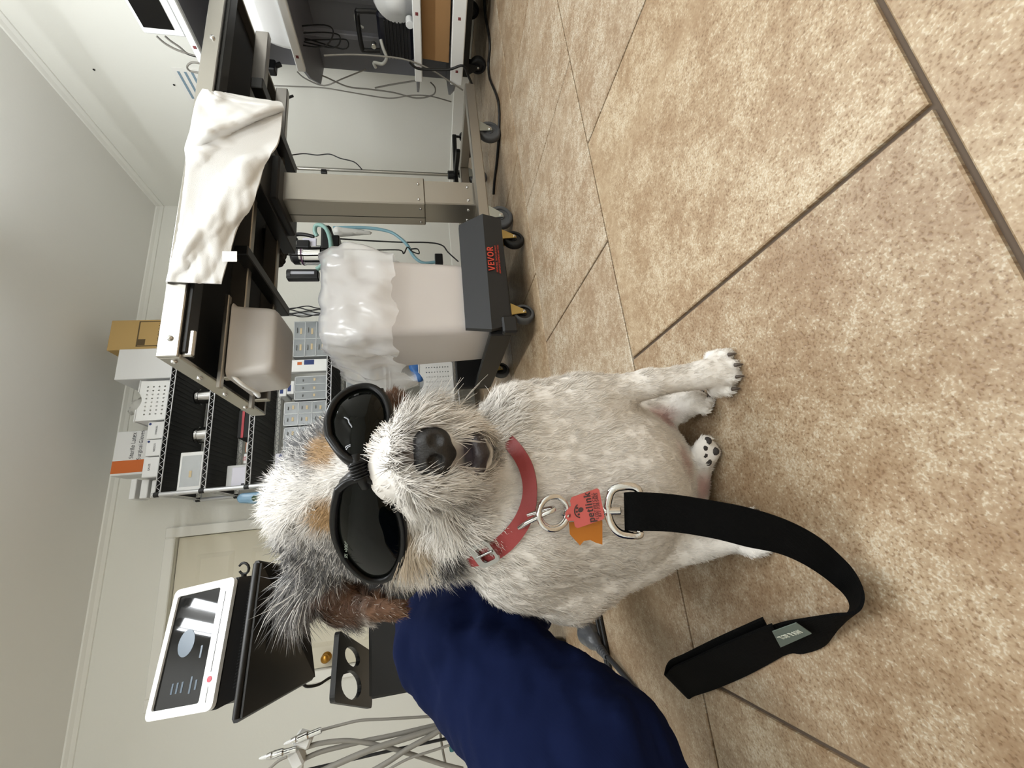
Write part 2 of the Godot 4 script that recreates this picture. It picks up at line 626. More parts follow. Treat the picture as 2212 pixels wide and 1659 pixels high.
func room() -> void:
	var cx := (XL + XR) * 0.5
	var cz := (ZB + ZF) * 0.5
	var fl := wall_box("floor", Vector3(cx, -0.055, cz), Vector3(XR - XL + 0.2, 0.1, ZF - ZB + 0.2), M.grout)
	# square tiles in rows, every other row shifted by half a tile
	var gap := 0.0055
	var meshes := {}
	var row0 := -0.174
	for i in range(-5, 7):
		var z1 := row0 - PITCH * i
		var z0 := z1 - PITCH
		var a := maxf(z0 + gap * 0.5, ZB)
		var b := minf(z1 - gap * 0.5, ZF)
		if b - a < 0.02:
			continue
		var shift: float = 0.255 if posmod(i, 2) == 0 else 0.513
		for j in range(-6, 7):
			var x0 := shift + PITCH * j
			var l := maxf(x0 + gap * 0.5, XL)
			var r := minf(x0 + PITCH - gap * 0.5, XR)
			if r - l < 0.02:
				continue
			var v := rng.randi() % 6
			var key := "%.3f %.3f %d" % [r - l, b - a, v]
			if not meshes.has(key):
				meshes[key] = tile_mesh(r - l, b - a, Vector2(v * 0.37, v * 0.61), [0.0, 0.0, PI, PI, 0.0, PI][v])
			var o := put(meshes[key], "tile", M["tile%d" % (rng.randi() % 4)], fl)
			o.position = Vector3((l + r) * 0.5, 0.0, (a + b) * 0.5) 
	wall_box("ceiling", Vector3(cx, YC + 0.05, cz), Vector3(XR - XL + 0.2, 0.1, ZF - ZB + 0.2), M.ceiling)
	wall_box("wall_right", Vector3(XR + 0.05, YC * 0.5, cz), Vector3(0.1, YC + 0.1, ZF - ZB + 0.2), M.wall)
	wall_box("wall_left", Vector3(XL - 0.05, YC * 0.5, cz), Vector3(0.1, YC + 0.1, ZF - ZB + 0.2), M.wall)
	wall_box("wall_front", Vector3(cx, YC * 0.5, ZF + 0.05), Vector3(XR - XL + 0.2, YC + 0.1, 0.1), M.wall)
	# back wall with the door opening
	var dx0 := -0.76
	var dx1 := 0.125
	var dh := 2.0
	var st := S()
	box(st, Vector3((XL + dx0) * 0.5, YC * 0.5, ZB - 0.05), Vector3(dx0 - XL, YC + 0.1, 0.1))
	box(st, Vector3((XR + dx1) * 0.5, YC * 0.5, ZB - 0.05), Vector3(XR - dx1, YC + 0.1, 0.1))
	box(st, Vector3((dx0 + dx1) * 0.5, (dh + YC + 0.05) * 0.5, ZB - 0.05), Vector3(dx1 - dx0, YC + 0.05 - dh, 0.1))
	struct(part(st, "wall_back", M.wall))
	door(dx0, dx1, dh)
	# crown strips where walls meet the ceiling, and baseboards
	crown("trim_1", Vector3(XR, YC, ZF), Vector3(XR, YC, ZB), Vector3(-1, 0, 0))
	crown("trim_2", Vector3(XR, YC, ZB), Vector3(XL, YC, ZB), Vector3(0, 0, 1))
	for w in [["baseboard_right", Vector3(XR - 0.007, 0.05, cz), Vector3(0.014, 0.1, ZF - ZB)], ["baseboard_back", Vector3((XR + 0.19) * 0.5, 0.05, ZB + 0.007), Vector3(XR - 0.19 - 0.016, 0.1, 0.014)], ["baseboard_back", Vector3((XL + dx0 - 0.067) * 0.5, 0.05, ZB + 0.007), Vector3(dx0 - 0.067 - XL - 0.004, 0.1, 0.014)], ["baseboard_left", Vector3(XL + 0.007, 0.05, cz), Vector3(0.014, 0.1, ZF - ZB - 0.03)]]:
		var b := S()
		box(b, w[1], w[2], 0.005)
		struct(part(b, w[0], M.trim))

func crown(called: String, a: Vector3, b: Vector3, inward: Vector3) -> void:
	var st := S()
	var prof := [Vector2(0, 0), Vector2(0.038, 0), Vector2(0.036, -0.008), Vector2(0.02, -0.02), Vector2(0.008, -0.036), Vector2(0, -0.038)]
	for i in prof.size():
		var p: Vector2 = prof[i]
		var q: Vector2 = prof[(i + 1) % prof.size()]
		quad(st, a + inward * p.x + Vector3.UP * p.y, a + inward * q.x + Vector3.UP * q.y, b + inward * q.x + Vector3.UP * q.y, b + inward * p.x + Vector3.UP * p.y)
	struct(part(st, called, M.trim))

func door(x0: float, x1: float, h: float) -> void:
	# casing
	var k := 2
	for c in [[Vector3(x1 + 0.0325, (h + 0.06) * 0.5, ZB + 0.009), Vector3(0.065, h + 0.06, 0.018)], [Vector3(x0 - 0.0325, (h + 0.06) * 0.5, ZB + 0.009), Vector3(0.065, h + 0.06, 0.018)], [Vector3((x0 + x1) * 0.5, h + 0.03, ZB + 0.009), Vector3(x1 - x0, 0.06, 0.018)]]:
		k += 1
		var st := S()
		box(st, c[0], c[1], 0.005)
		struct(part(st, "trim_%d" % k, M.trim))
	var w := x1 - x0
	var s := S()
	box(s, Vector3((x0 + x1) * 0.5, h * 0.5, ZB - 0.045), Vector3(w - 0.006, h - 0.006, 0.04), 0.002)
	var d := struct(part(s, "door_1", M.door))
	# raised panels in two columns
	for col in 2:
		var px0: float = x0 + 0.12 + col * (w * 0.5 - 0.04)
		var px1: float = px0 + w * 0.5 - 0.20
		for r in [[1.66, 1.88], [0.98, 1.56], [0.22, 0.86]]:
			var st := S()
			var m := 0.028
			var z0 := ZB - 0.025
			var o := [Vector3(px0, r[0], z0), Vector3(px1, r[0], z0), Vector3(px1, r[1], z0), Vector3(px0, r[1], z0)]
			var i := [Vector3(px0 + m, r[0] + m, z0 + 0.009), Vector3(px1 - m, r[0] + m, z0 + 0.009), Vector3(px1 - m, r[1] - m, z0 + 0.009), Vector3(px0 + m, r[1] - m, z0 + 0.009)]
			quad(st, i[0], i[1], i[2], i[3])
			for e in 4:
				quad(st, o[e], o[(e + 1) % 4], i[(e + 1) % 4], i[e])
			part(st, "panel", M.door, d)
	var kb := S()
	var kp := Vector3(x0 + 0.06, 1.08, ZB - 0.025)
	lathe(kb, kp, Vector3(0, 0, 1), [Vector2(0, 0), Vector2(0.03, 0), Vector2(0.03, 0.006), Vector2(0.011, 0.01), Vector2(0.011, 0.03), Vector2(0.024, 0.04), Vector2(0.027, 0.05), Vector2(0.02, 0.062), Vector2(0, 0.065)], 16, true)
	part(kb, "knob", M.brass, d)

# ---------------------------------------------------------------- smooth-joined shapes meshed as surface nets
class Field:
	var lo: Vector3
	var cell: float
	var nx: int
	var ny: int
	var nz: int
	var g := PackedFloat32Array()
	func _init(a: Vector3, b: Vector3, c: float) -> void:
		lo = a
		cell = c
		nx = int(ceil((b.x - a.x) / c)) + 1
		ny = int(ceil((b.y - a.y) / c)) + 1
		nz = int(ceil((b.z - a.z) / c)) + 1
		g.resize(nx * ny * nz)
		g.fill(0.05)
	# tapered capsule, or with sq != 1 squashed along axis n
	func bone(a: Vector3, b: Vector3, ra: float, rb: float, k := 0.02, n := Vector3.ZERO, sq := 1.0) -> void:
		var m := maxf(ra, rb) + k + cell * 2.0
		var p0 := a.min(b) - Vector3.ONE * m
		var p1 := a.max(b) + Vector3.ONE * m
		var i0 := maxi(0, int((p0.x - lo.x) / cell)); var i1 := mini(nx - 1, int((p1.x - lo.x) / cell) + 1)
		var j0 := maxi(0, int((p0.y - lo.y) / cell)); var j1 := mini(ny - 1, int((p1.y - lo.y) / cell) + 1)
		var l0 := maxi(0, int((p0.z - lo.z) / cell)); var l1 := mini(nz - 1, int((p1.z - lo.z) / cell) + 1)
		var ab := b - a
		var inv := 1.0 / maxf(ab.length_squared(), 1e-9)
		var squash := sq != 1.0
		for l in range(l0, l1 + 1):
			for j in range(j0, j1 + 1):
				var at := (l * ny + j) * nx
				for i in range(i0, i1 + 1):
					var p := lo + Vector3(i, j, l) * cell
					var t := clampf((p - a).dot(ab) * inv, 0.0, 1.0)
					var w := p - a - ab * t
					if squash:
						w += n * (w.dot(n) * (1.0 / sq - 1.0))
					var d := w.length() - lerpf(ra, rb, t)
					var e := g[at + i]
					var h := maxf(k - absf(d - e), 0.0) / k
					g[at + i] = minf(d, e) - h * h * k * 0.25
	# hollow
	func cut(c: Vector3, r: float, k := 0.01) -> void:
		var m := r + k + cell * 2.0
		for l in range(maxi(0, int((c.z - m - lo.z) / cell)), mini(nz - 1, int((c.z + m - lo.z) / cell)) + 1):
			for j in range(maxi(0, int((c.y - m - lo.y) / cell)), mini(ny - 1, int((c.y + m - lo.y) / cell)) + 1):
				for i in range(maxi(0, int((c.x - m - lo.x) / cell)), mini(nx - 1, int((c.x + m - lo.x) / cell)) + 1):
					var p := lo + Vector3(i, j, l) * cell
					var d := r - p.distance_to(c)
					var at := (l * ny + j) * nx + i
					var e := g[at]
					var h := maxf(k - absf(d - e), 0.0) / k
					g[at] = maxf(d, e) + h * h * k * 0.25
	func above(y: float) -> void:
		for l in nz:
			for j in ny:
				var d := y - (lo.y + j * cell)
				for i in nx:
					var at := (l * ny + j) * nx + i
					g[at] = maxf(g[at], d)
	func grad(p: Vector3) -> Vector3:
		var q := (p - lo) / cell
		var i := clampi(int(q.x + 0.5), 1, nx - 2)
		var j := clampi(int(q.y + 0.5), 1, ny - 2)
		var l := clampi(int(q.z + 0.5), 1, nz - 2)
		var at := (l * ny + j) * nx + i
		return Vector3(g[at + 1] - g[at - 1], g[at + nx] - g[at - nx], g[at + nx * ny] - g[at - nx * ny]).normalized()
	# returns [vertices, indices, normals], front faces clockwise
	func mesh() -> Array:
		var at_cell := {}
		var v := PackedVector3Array()
		var nn := PackedVector3Array()
		var ix := PackedInt32Array()
		var sy := nx
		var sz := nx * ny
		var off := [0, 1, sy, sy + 1, sz, sz + 1, sz + sy, sz + sy + 1]
		var edges := [[0, 1], [2, 3], [4, 5], [6, 7], [0, 2], [1, 3], [4, 6], [5, 7], [0, 4], [1, 5], [2, 6], [3, 7]]
		var cor := []
		for c in 8:
			cor.append(Vector3(c & 1, (c >> 1) & 1, (c >> 2) & 1))
		for l in nz - 1:
			for j in ny - 1:
				var row := l * sz + j * sy
				for i in nx - 1:
					var o := row + i
					var m := 0
					if g[o] < 0.0: m |= 1
					if g[o + 1] < 0.0: m |= 2
					if g[o + sy] < 0.0: m |= 4
					if g[o + sy + 1] < 0.0: m |= 8
					if g[o + sz] < 0.0: m |= 16
					if g[o + sz + 1] < 0.0: m |= 32
					if g[o + sz + sy] < 0.0: m |= 64
					if g[o + sz + sy + 1] < 0.0: m |= 128
					if m == 0 or m == 255:
						continue
					var sum := Vector3.ZERO
					var n := 0
					for e in edges:
						var a: float = g[o + off[e[0]]]
						var b: float = g[o + off[e[1]]]
						if (a < 0.0) != (b < 0.0):
							sum += cor[e[0]].lerp(cor[e[1]], a / (a - b))
							n += 1
					at_cell[o] = v.size()
					var p := lo + (Vector3(i, j, l) + sum / n) * cell
					v.append(p)
					nn.append(grad(p))
		for o in at_cell:
			var o0: int = o
			var s := g[o0] < 0.0
			for ax in [[1, sy, sz], [sy, sz, 1], [sz, 1, sy]]:
				var b := g[o0 + ax[0]] < 0.0
				if s == b:
					continue
				var p: int = o0 - ax[1]
				var q: int = o0 - ax[2]
				var r: int = o0 - ax[1] - ax[2]
				if not (at_cell.has(p) and at_cell.has(q) and at_cell.has(r)):
					continue
				var A: int = at_cell[o0]
				var B: int = at_cell[p]
				var C: int = at_cell[r]
				var D: int = at_cell[q]
				if s:
					ix.append_array(PackedInt32Array([A, C, B, A, D, C]))
				else:
					ix.append_array(PackedInt32Array([A, B, C, A, C, D]))
		return [v, ix, nn]

func mesh_of(f: Array, colors = null) -> ArrayMesh:
	var arr := []
	arr.resize(Mesh.ARRAY_MAX)
	arr[Mesh.ARRAY_VERTEX] = f[0]
	arr[Mesh.ARRAY_INDEX] = f[1]
	arr[Mesh.ARRAY_NORMAL] = f[2]
	if colors != null:
		arr[Mesh.ARRAY_COLOR] = colors
	var m := ArrayMesh.new()
	m.add_surface_from_arrays(Mesh.PRIMITIVE_TRIANGLES, arr)
	return m

# ---------------------------------------------------------------- the dog
var coat := []     # [centre, radius, colour, softness]
var bald := []     # [centre, radius]
var shag := []     # [centre, radius, extra length, lift]
const WHITE := Color(0.87, 0.83, 0.78)

func coat_at(p: Vector3) -> Color:
	var c := WHITE
	for e in coat:
		var d: float = p.distance_to(e[0])
		var r: float = e[1]
		if d < r:
			c = c.lerp(e[2], smoothstep(r, r * (1.0 - e[3]), d))
	return c

func dog() -> void:
	var f := Field.new(Vector3(-0.17, -0.006, -0.78), Vector3(0.235, 0.56, -0.32), 0.0052)
	# head
	var skull := dp(752, 1050, 0.478)
	f.bone(dp(735, 1080, 0.500), dp(765, 1020, 0.486), 0.066, 0.060, 0.02)
	f.bone(dp(800, 1135, 0.500), dp(800, 968, 0.486), 0.050, 0.043, 0.02)      # cheeks and brows
	f.bone(dp(842, 1014, 0.455), dp(918, 980, 0.393), 0.042, 0.033, 0.02)      # muzzle
	f.bone(dp(925, 1012, 0.394), dp(925, 948, 0.392), 0.026, 0.026, 0.015)     # lips
	f.bone(dp(980, 1010, 0.395), dp(985, 955, 0.392), 0.022, 0.021, 0.015)
	f.bone(dp(960, 1025, 0.44), dp(1022, 983, 0.393), 0.034, 0.020, 0.015)     # jaw
	# ears: near one folds down, far one shows its tip
	f.bone(dp(690, 1225, 0.500), dp(735, 1310, 0.505), 0.026, 0.022, 0.02, FW, 0.55)
	f.bone(dp(735, 1310, 0.505), dp(858, 1316, 0.490), 0.020, 0.011, 0.015, FW, 0.6)
	f.bone(dp(790, 910, 0.505), dp(852, 868, 0.49), 0.018, 0.010, 0.02)
	# neck and trunk
	f.bone(dp(840, 1085, 0.520), dp(1130, 1075, 0.520), 0.064, 0.080, 0.04)
	f.bone(dp(1150, 1070, 0.535), dp(1290, 1050, 0.560), 0.102, 0.104, 0.05)
	f.bone(dp(1280, 1040, 0.575), dp(1345, 1020, 0.610), 0.106, 0.092, 0.05)
	f.bone(dp(1180, 1060, 0.600), dp(1340, 1010, 0.690), 0.095, 0.095, 0.05)   # back down to the rump
	# near-right foreleg
	f.bone(dp(1130, 905, 0.520), dp(1250, 868, 0.522), 0.046, 0.032, 0.04)
	f.bone(dp(1250, 862, 0.522), dp(1400, 828, 0.528), 0.024, 0.0165, 0.02)
	f.bone(dp(1400, 828, 0.528), dp(1510, 812, 0.532), 0.0165, 0.0165, 0.012)
	# left foreleg
	f.bone(dp(1120, 1225, 0.520), dp(1230, 1268, 0.535), 0.046, 0.037, 0.04)
	f.bone(dp(1230, 1268, 0.535), dp(1390, 1205, 0.530), 0.032, 0.024, 0.03)
	f.bone(dp(1390, 1205, 0.530), dp(1590, 1160, 0.515), 0.021, 0.016, 0.015)
	# hind legs: one behind the foreleg, one with its sole to the camera
	f.bone(dp(1340, 950, 0.64), dp(1350, 880, 0.640), 0.06, 0.036, 0.03)
	f.bone(dp(1350, 880, 0.640), dp(1465, 880, 0.600), 0.030, 0.018, 0.02)
	f.bone(dp(1465, 880, 0.600), dp(1495, 868, 0.575), 0.018, 0.016, 0.012)
	f.bone(dp(1400, 1080, 0.64), dp(1450, 1130, 0.60), 0.06, 0.040, 0.03)
	f.bone(dp(1450, 1130, 0.60), dp(1480, 1060, 0.585), 0.038, 0.024, 0.03)
	f.bone(dp(1480, 1060, 0.588), dp(1525, 980, 0.565), 0.022, 0.014, 0.015)
	# paws: four toes on each, the knuckles humped
	paw(f, dp(1520, 808, 0.530), Vector3(0.139, 0.0, -0.428), 1.0)
	paw(f, dp(1595, 1160, 0.515), Vector3(-0.040, 0.0, -0.452), 0.9)
	paw(f, dp(1490, 872, 0.580), Vector3(0.135, 0.0, -0.505), 0.8)
	# upturned hind foot: heel on the floor, toes up
	var hc := dp(1526, 975, 0.560)
	for k in 4:
		var s := k - 1.5
		var q := dp(1508 + absf(s) * 10.0, 975 + s * 15.0, 0.552)
		f.bone(hc, q, 0.013, 0.0085, 0.006)
	f.above(0.001)
	var net := f.mesh()
	print("dog body ", net[0].size(), " ", Time.get_ticks_msec())

	# coat colours by place
	var grey_ := Color(0.10, 0.097, 0.098)
	var ash := Color(0.055, 0.052, 0.055)
	var tan := Color(0.42, 0.26, 0.12)
	var rust := Color(0.115, 0.055, 0.03)
	var pink := Color(0.55, 0.36, 0.33)
	coat = [
		[dp(730, 1200, 0.49), 0.095, grey_, 0.45], [dp(690, 930, 0.48), 0.080, grey_, 0.45], [dp(840, 900, 0.48), 0.045, rust, 0.5],
		[dp(640, 1150, 0.50), 0.055, ash, 0.7], [dp(700, 900, 0.47), 0.035, ash, 0.6],
		[dp(655, 1048, 0.45), 0.033, WHITE, 0.6], [dp(720, 1040, 0.43), 0.024, WHITE, 0.6], [dp(630, 1090, 0.49), 0.04, WHITE, 0.6],
		[dp(700, 972, 0.43), 0.026, tan, 0.6], [dp(712, 1110, 0.43), 0.026, tan, 0.6],
		[dp(825, 965, 0.42), 0.026, tan, 0.7], [dp(880, 1170, 0.45), 0.035, Color(0.62, 0.52, 0.40), 0.6],
		[dp(735, 1300, 0.50), 0.040, rust, 0.4], [dp(840, 1316, 0.49), 0.040, Color(0.17, 0.085, 0.045), 0.4], [dp(760, 1345, 0.51), 0.022, grey_, 0.4],
		[dp(855, 862, 0.485), 0.03, rust, 0.4],
		[dp(965, 1195, 0.46), 0.020, ash, 0.5], [dp(985, 1170, 0.455), 0.016, ash, 0.6],
		[dp(815, 1010, 0.41), 0.02, Color(0.10, 0.07, 0.05), 0.8],
		[dp(1000, 985, 0.37), 0.024, Color(0.30, 0.25, 0.21), 0.8],
		[dp(1036, 980, 0.368), 0.021, Color(0.022, 0.017, 0.018), 0.35], [dp(1020, 1022, 0.375), 0.013, Color(0.022, 0.017, 0.018), 0.35], [dp(1018, 942, 0.375), 0.012, Color(0.022, 0.017, 0.018), 0.35],
		[dp(895, 980, 0.368), 0.024, Color(0.16, 0.13, 0.11), 0.6],
		[dp(1430, 905, 0.575), 0.03, pink, 0.7], [dp(1455, 1000, 0.53), 0.035, pink, 0.8], [dp(1500, 1050, 0.565), 0.03, pink, 0.6],
	]
	bald = [[dp(926, 978, 0.366), 0.0225], [dp(1035, 980, 0.370), 0.023], [dp(1020, 1020, 0.376), 0.012], [dp(1018, 944, 0.376), 0.010], [dp(890, 980, 0.366), 0.015], [dp(1530, 975, 0.546), 0.016]]
	shag = [
		[dp(930, 985, 0.40), 0.075, 0.018, 0.55], [dp(960, 1110, 0.43), 0.05, 0.020, 0.4], [dp(900, 890, 0.42), 0.05, 0.007, 0.3],
		[dp(640, 1060, 0.47), 0.07, 0.016, 0.5], [dp(660, 1200, 0.49), 0.06, 0.022, 0.5], [dp(900, 1210, 0.47), 0.06, 0.024, 0.4], [dp(680, 930, 0.47), 0.04, 0.007, 0.5],
		[dp(650, 1265, 0.50), 0.030, 0.035, 0.45], [dp(780, 1355, 0.51), 0.03, 0.012, 0.3], [dp(1060, 900, 0.48), 0.05, 0.012, 0.4],
	]
	var root := thing("dog", "small white terrier with grey and tan head sitting in dark goggles and red collar", "dog", Vector3(0.06, 0, -0.5))
	var cols := PackedColorArray()
	for p in net[0]:
		cols.append(coat_at(p) * 0.9)
	put(mesh_of(net, cols), "body", M.skin_coat, root)
	fur(net, f, root)
	# nose
	var nc := dp(934, 978, 0.364)
	var nf := Field.new(nc - Vector3.ONE * 0.035, nc + Vector3.ONE * 0.035, 0.0014)
	nf.bone(dp(925, 1002, 0.366), dp(925, 955, 0.364), 0.0125, 0.0125, 0.006)
	nf.bone(dp(945, 1003, 0.368), dp(945, 954, 0.366), 0.0115, 0.0115, 0.006)
	nf.bone(dp(945, 978, 0.3655), dp(972, 979, 0.370), 0.0095, 0.006, 0.008)
	nf.bone(dp(905, 995, 0.376), dp(905, 962, 0.376), 0.012, 0.012, 0.006)
	nf.cut(dp(941, 998, 0.354), 0.0062, 0.003)
	nf.cut(dp(941, 950, 0.352), 0.0062, 0.003)
	nf.cut(dp(952, 1009, 0.356), 0.0032, 0.002)
	nf.cut(dp(952, 938, 0.354), 0.0032, 0.002)
	put(mesh_of(nf.mesh()), "nose", M.nose, root)
	# dark lower lip and teeth line
	var lf := Field.new(dp(1030, 980, 0.37) - Vector3.ONE * 0.045, dp(1030, 980, 0.37) + Vector3.ONE * 0.045, 0.0018)
	var lp := [dp(1012, 936, 0.380), dp(1032, 955, 0.374), dp(1040, 980, 0.371), dp(1033, 1008, 0.375), dp(1012, 1030, 0.383)]
	for i in 4:
		lf.bone(lp[i], lp[i + 1], 0.0062, 0.0062, 0.004)
	put(mesh_of(lf.mesh()), "lower_lip", M.lip, root)
	# claws
	for c in claws:
		var st := S()
		tube(st, curve([c[0], c[0].lerp(c[1], 0.5) + Vector3(0, 0.002, 0), c[1]], 3), [0.0026, 0.0025, 0.0024, 0.0022, 0.0018, 0.0013, 0.0006], 6)
		part(st, "claw", M.claw, root)
	# pads of the upturned foot
	for k in 5:
		var st := S()
		var at := dp(1516 + (absf(k - 1.5) * 8.0 if k < 4 else 28.0), 975 + ((k - 1.5) * 15.0 if k < 4 else 0.0), 0.5445)
		var n := (EYE - at).normalized()
		lathe(st, at - n * 0.003, n, [Vector2(0.0055, 0), Vector2(0.005, 0.002), Vector2(0.003, 0.0034), Vector2(0, 0.0038)], 10, true)
		part(st, "paw_pad", M.pad, root)

var claws := []
func paw(f: Field, wrist: Vector3, toe: Vector3, s: float) -> void:
	var fwd := toe - wrist
	fwd.y = 0
	fwd = fwd.normalized()
	var side := Vector3.UP.cross(fwd)
	var heel := Vector3(wrist.x, 0.016 * s, wrist.z).lerp(toe, 0.15)
	f.bone(wrist, heel + Vector3(0, 0.006, 0), 0.0165 * s, 0.018 * s, 0.01)
	for k in 4:
		var u := k - 1.5
		var tip := toe + side * u * 0.0142 * s - fwd * (0.009 if absf(u) > 1 else 0.0) * s
		var kn := tip - fwd * 0.020 * s + Vector3(0, 0.019 * s, 0)
		var a := heel + side * u * 0.006 * s + Vector3(0, 0.008 * s, 0)
		f.bone(a, kn, 0.0108 * s, 0.0086 * s, 0.003)
		f.bone(kn, Vector3(tip.x, 0.0085 * s, tip.z) - fwd * 0.006 * s, 0.0086 * s, 0.0080 * s, 0.002)
		claws.append([Vector3(tip.x, 0.0095 * s, tip.z) + fwd * 0.0005, Vector3(tip.x, 0.003, tip.z) + fwd * 0.0065 * s])

# strands of hair: each a tapered curved ribbon lying along the coat
func fur(net: Array, f: Field, root: Node3D) -> void:
	var v: PackedVector3Array = net[0]
	var ix: PackedInt32Array = net[1]
	var nn: PackedVector3Array = net[2]
	var nose := dp(930, 978, 0.36)
	var skull := dp(752, 1050, 0.478)
	var ear := dp(690, 1250, 0.50)
	var V := PackedVector3Array()
	var N := PackedVector3Array()
	var C := PackedColorArray()
	var I := PackedInt32Array()
	var r := RandomNumberGenerator.new()
	r.seed = 99
	var clump := noise(31, 60.0, 2)
	for t in range(0, ix.size(), 3):
		var a := v[ix[t]]
		var b := v[ix[t + 1]]
		var c := v[ix[t + 2]]
		var n0 := nn[ix[t]]
		var mid := (a + b + c) / 3.0
		var seen: float = n0.dot((EYE - mid).normalized())
		var near := mid.distance_to(skull) < 0.14
		var area := (b - a).cross(c - a).length() * 0.5
		var per := (1650000.0 if near else 900000.0)
		if seen < -0.35:
			per *= 0.25
		var want := area * per
		var count := int(want) + (1 if r.randf() < want - int(want) else 0)
		for q in count:
			var u := r.randf()
			var w := r.randf()
			if u + w > 1.0:
				u = 1.0 - u
				w = 1.0 - w
			var p := a + (b - a) * u + (c - a) * w
			var skip := false
			for e in bald:
				if p.distance_squared_to(e[0]) < e[1] * e[1]:
					skip = true
					break
			if not skip:
				for e in lens_keepout:
					var d: Vector3 = e[1] * (p - e[0])
					if d.length_squared() < 1.0:
						skip = true
						break
			if skip:
				continue
			var n := n0
			var length := 0.0085
			var lift := 0.22
			var flow: Vector3
			if near:
				var away := p - nose
				flow = away.normalized() + Vector3(0, -0.25, 0)
				length = 0.011
				lift = 0.35
				if p.distance_to(ear) < 0.035:
					flow += -RT * 0.9 - DN * 0.6
			else:
				flow = Vector3(0, -1, 0) + (p - Vector3(0.045, p.y, -0.55)).normalized() * 0.25
				if p.y < 0.05:
					length = 0.005
				elif p.y < 0.16:
					length = 0.0065
			for e in shag:
				var d: float = p.distance_to(e[0])
				if d < e[1]:
					var k := smoothstep(e[1], e[1] * 0.5, d)
					length += e[2] * k
					lift = lerpf(lift, e[3], k)
			flow = flow - n * flow.dot(n)
			flow = flow.normalized()
			var cv := Vector3(clump.get_noise_3d(p.x, p.y, p.z), clump.get_noise_3d(p.x + 3.1, p.y, p.z), clump.get_noise_3d(p.x, p.y + 5.7, p.z))
			var jit := Vector3(r.randfn(), r.randfn(), r.randfn()) * 0.16 + cv * 0.55
			length *= r.randf_range(0.6, 1.25)
			var d0 := (n * (lift + 0.25) + flow + jit).normalized()
			var d1 := (n * lift * 0.6 + flow + jit * 1.4 + Vector3(0, -0.15, 0)).normalized()
			var d2 := (n * lift * 0.3 + flow + jit * 1.8 + Vector3(0, -0.35, 0)).normalized()
			var col := coat_at(p)
			var lum := r.randf_range(0.82, 1.12)
			# grizzled hairs where the coat is dark
			var dark := 1.0 - col.get_luminance() / 0.83
			if dark > 0.45 and r.randf() < (0.28 if col.r < col.b * 1.5 else 0.05):
				col = col.lerp(WHITE, r.randf_range(0.3, 0.8))
			col = Color(col.r * lum, col.g * lum, col.b * lum)
			var side := d1.cross(n)
			side = (side.normalized() + n * r.randf_range(-0.4, 0.4)).normalized()
			var wd := 0.00030 + length * 0.0045
			if near and over_lens(p + (d0 + d1 + d2) * length * 0.33):
				length *= r.randf_range(0.25, 0.5)
				if over_lens(p + (d0 + d1 + d2) * length * 0.33):
					continue
			var base := V.size()
			var p0 := p - n * 0.0012
			var p1 := p0 + d0 * length * 0.36
			var p2 := p1 + d1 * length * 0.34
			var p3 := p2 + d2 * length * 0.34
			V.append(p0 - side * wd); V.append(p0 + side * wd)
			V.append(p1 - side * wd * 0.9); V.append(p1 + side * wd * 0.9)
			V.append(p2 - side * wd * 0.65); V.append(p2 + side * wd * 0.65)
			V.append(p3)
			var na := (n + d0 * 0.2 + side * r.randf_range(-0.35, 0.35)).normalized()
			for k in 7:
				N.append(na)
				C.append(col)
			I.append_array(PackedInt32Array([base, base + 2, base + 1, base + 1, base + 2, base + 3, base + 2, base + 4, base + 3, base + 3, base + 4, base + 5, base + 4, base + 6, base + 5]))
	print("fur ", V.size() / 7, " ", Time.get_ticks_msec())
	var o := put(mesh_of([V, I, N], C), "fur", M.fur, root)
	stuff(o)
	whiskers(root)

# hair is clipped short where it would fall across the lenses
func over_lens(p: Vector3) -> bool:
	for e in lens_front:
		var d: Vector3 = e[1] * (p - e[0])
		if d.x * d.x + d.y * d.y < 1.0 and d.z > 0.0:
			return true
	return false

# long loose wisps on the ear and muzzle
func whiskers(root: Node3D) -> void:
	var r := RandomNumberGenerator.new()
	r.seed = 5
	var st := S()
	for k in 70:
		var a := dp(r.randf_range(640, 720), r.randf_range(1235, 1290), 0.495)
		var e := dp(r.randf_range(572, 680), r.randf_range(1270, 1370), r.randf_range(0.48, 0.51))
		var m := a.lerp(e, 0.55) - DN * 0.008
		tube(st, curve([a, m, e], 4), [0.00035, 0.00035, 0.00034, 0.00033, 0.0003, 0.00028, 0.00024, 0.0002, 0.0001], 3)
	stuff(part(st, "ear_wisps", M.wisp, root))
	var sw := S()
	for k in 26:
		var s := 1.0 if k % 2 == 0 else -1.0
		var a := dp(r.randf_range(930, 990), 985 + s * r.randf_range(55, 95), 0.39)
		var e := a + RT * -s * r.randf_range(0.02, 0.045) + DN * r.randf_range(-0.005, 0.03) + FW * r.randf_range(-0.012, 0.02)
		tube(sw, curve([a, a.lerp(e, 0.5) - DN * 0.004, e], 4), [0.0003, 0.0003, 0.00028, 0.00026, 0.00024, 0.0002, 0.00018, 0.00014, 0.0001], 3)
	stuff(part(sw, "whiskers", M.wisp_white, root))

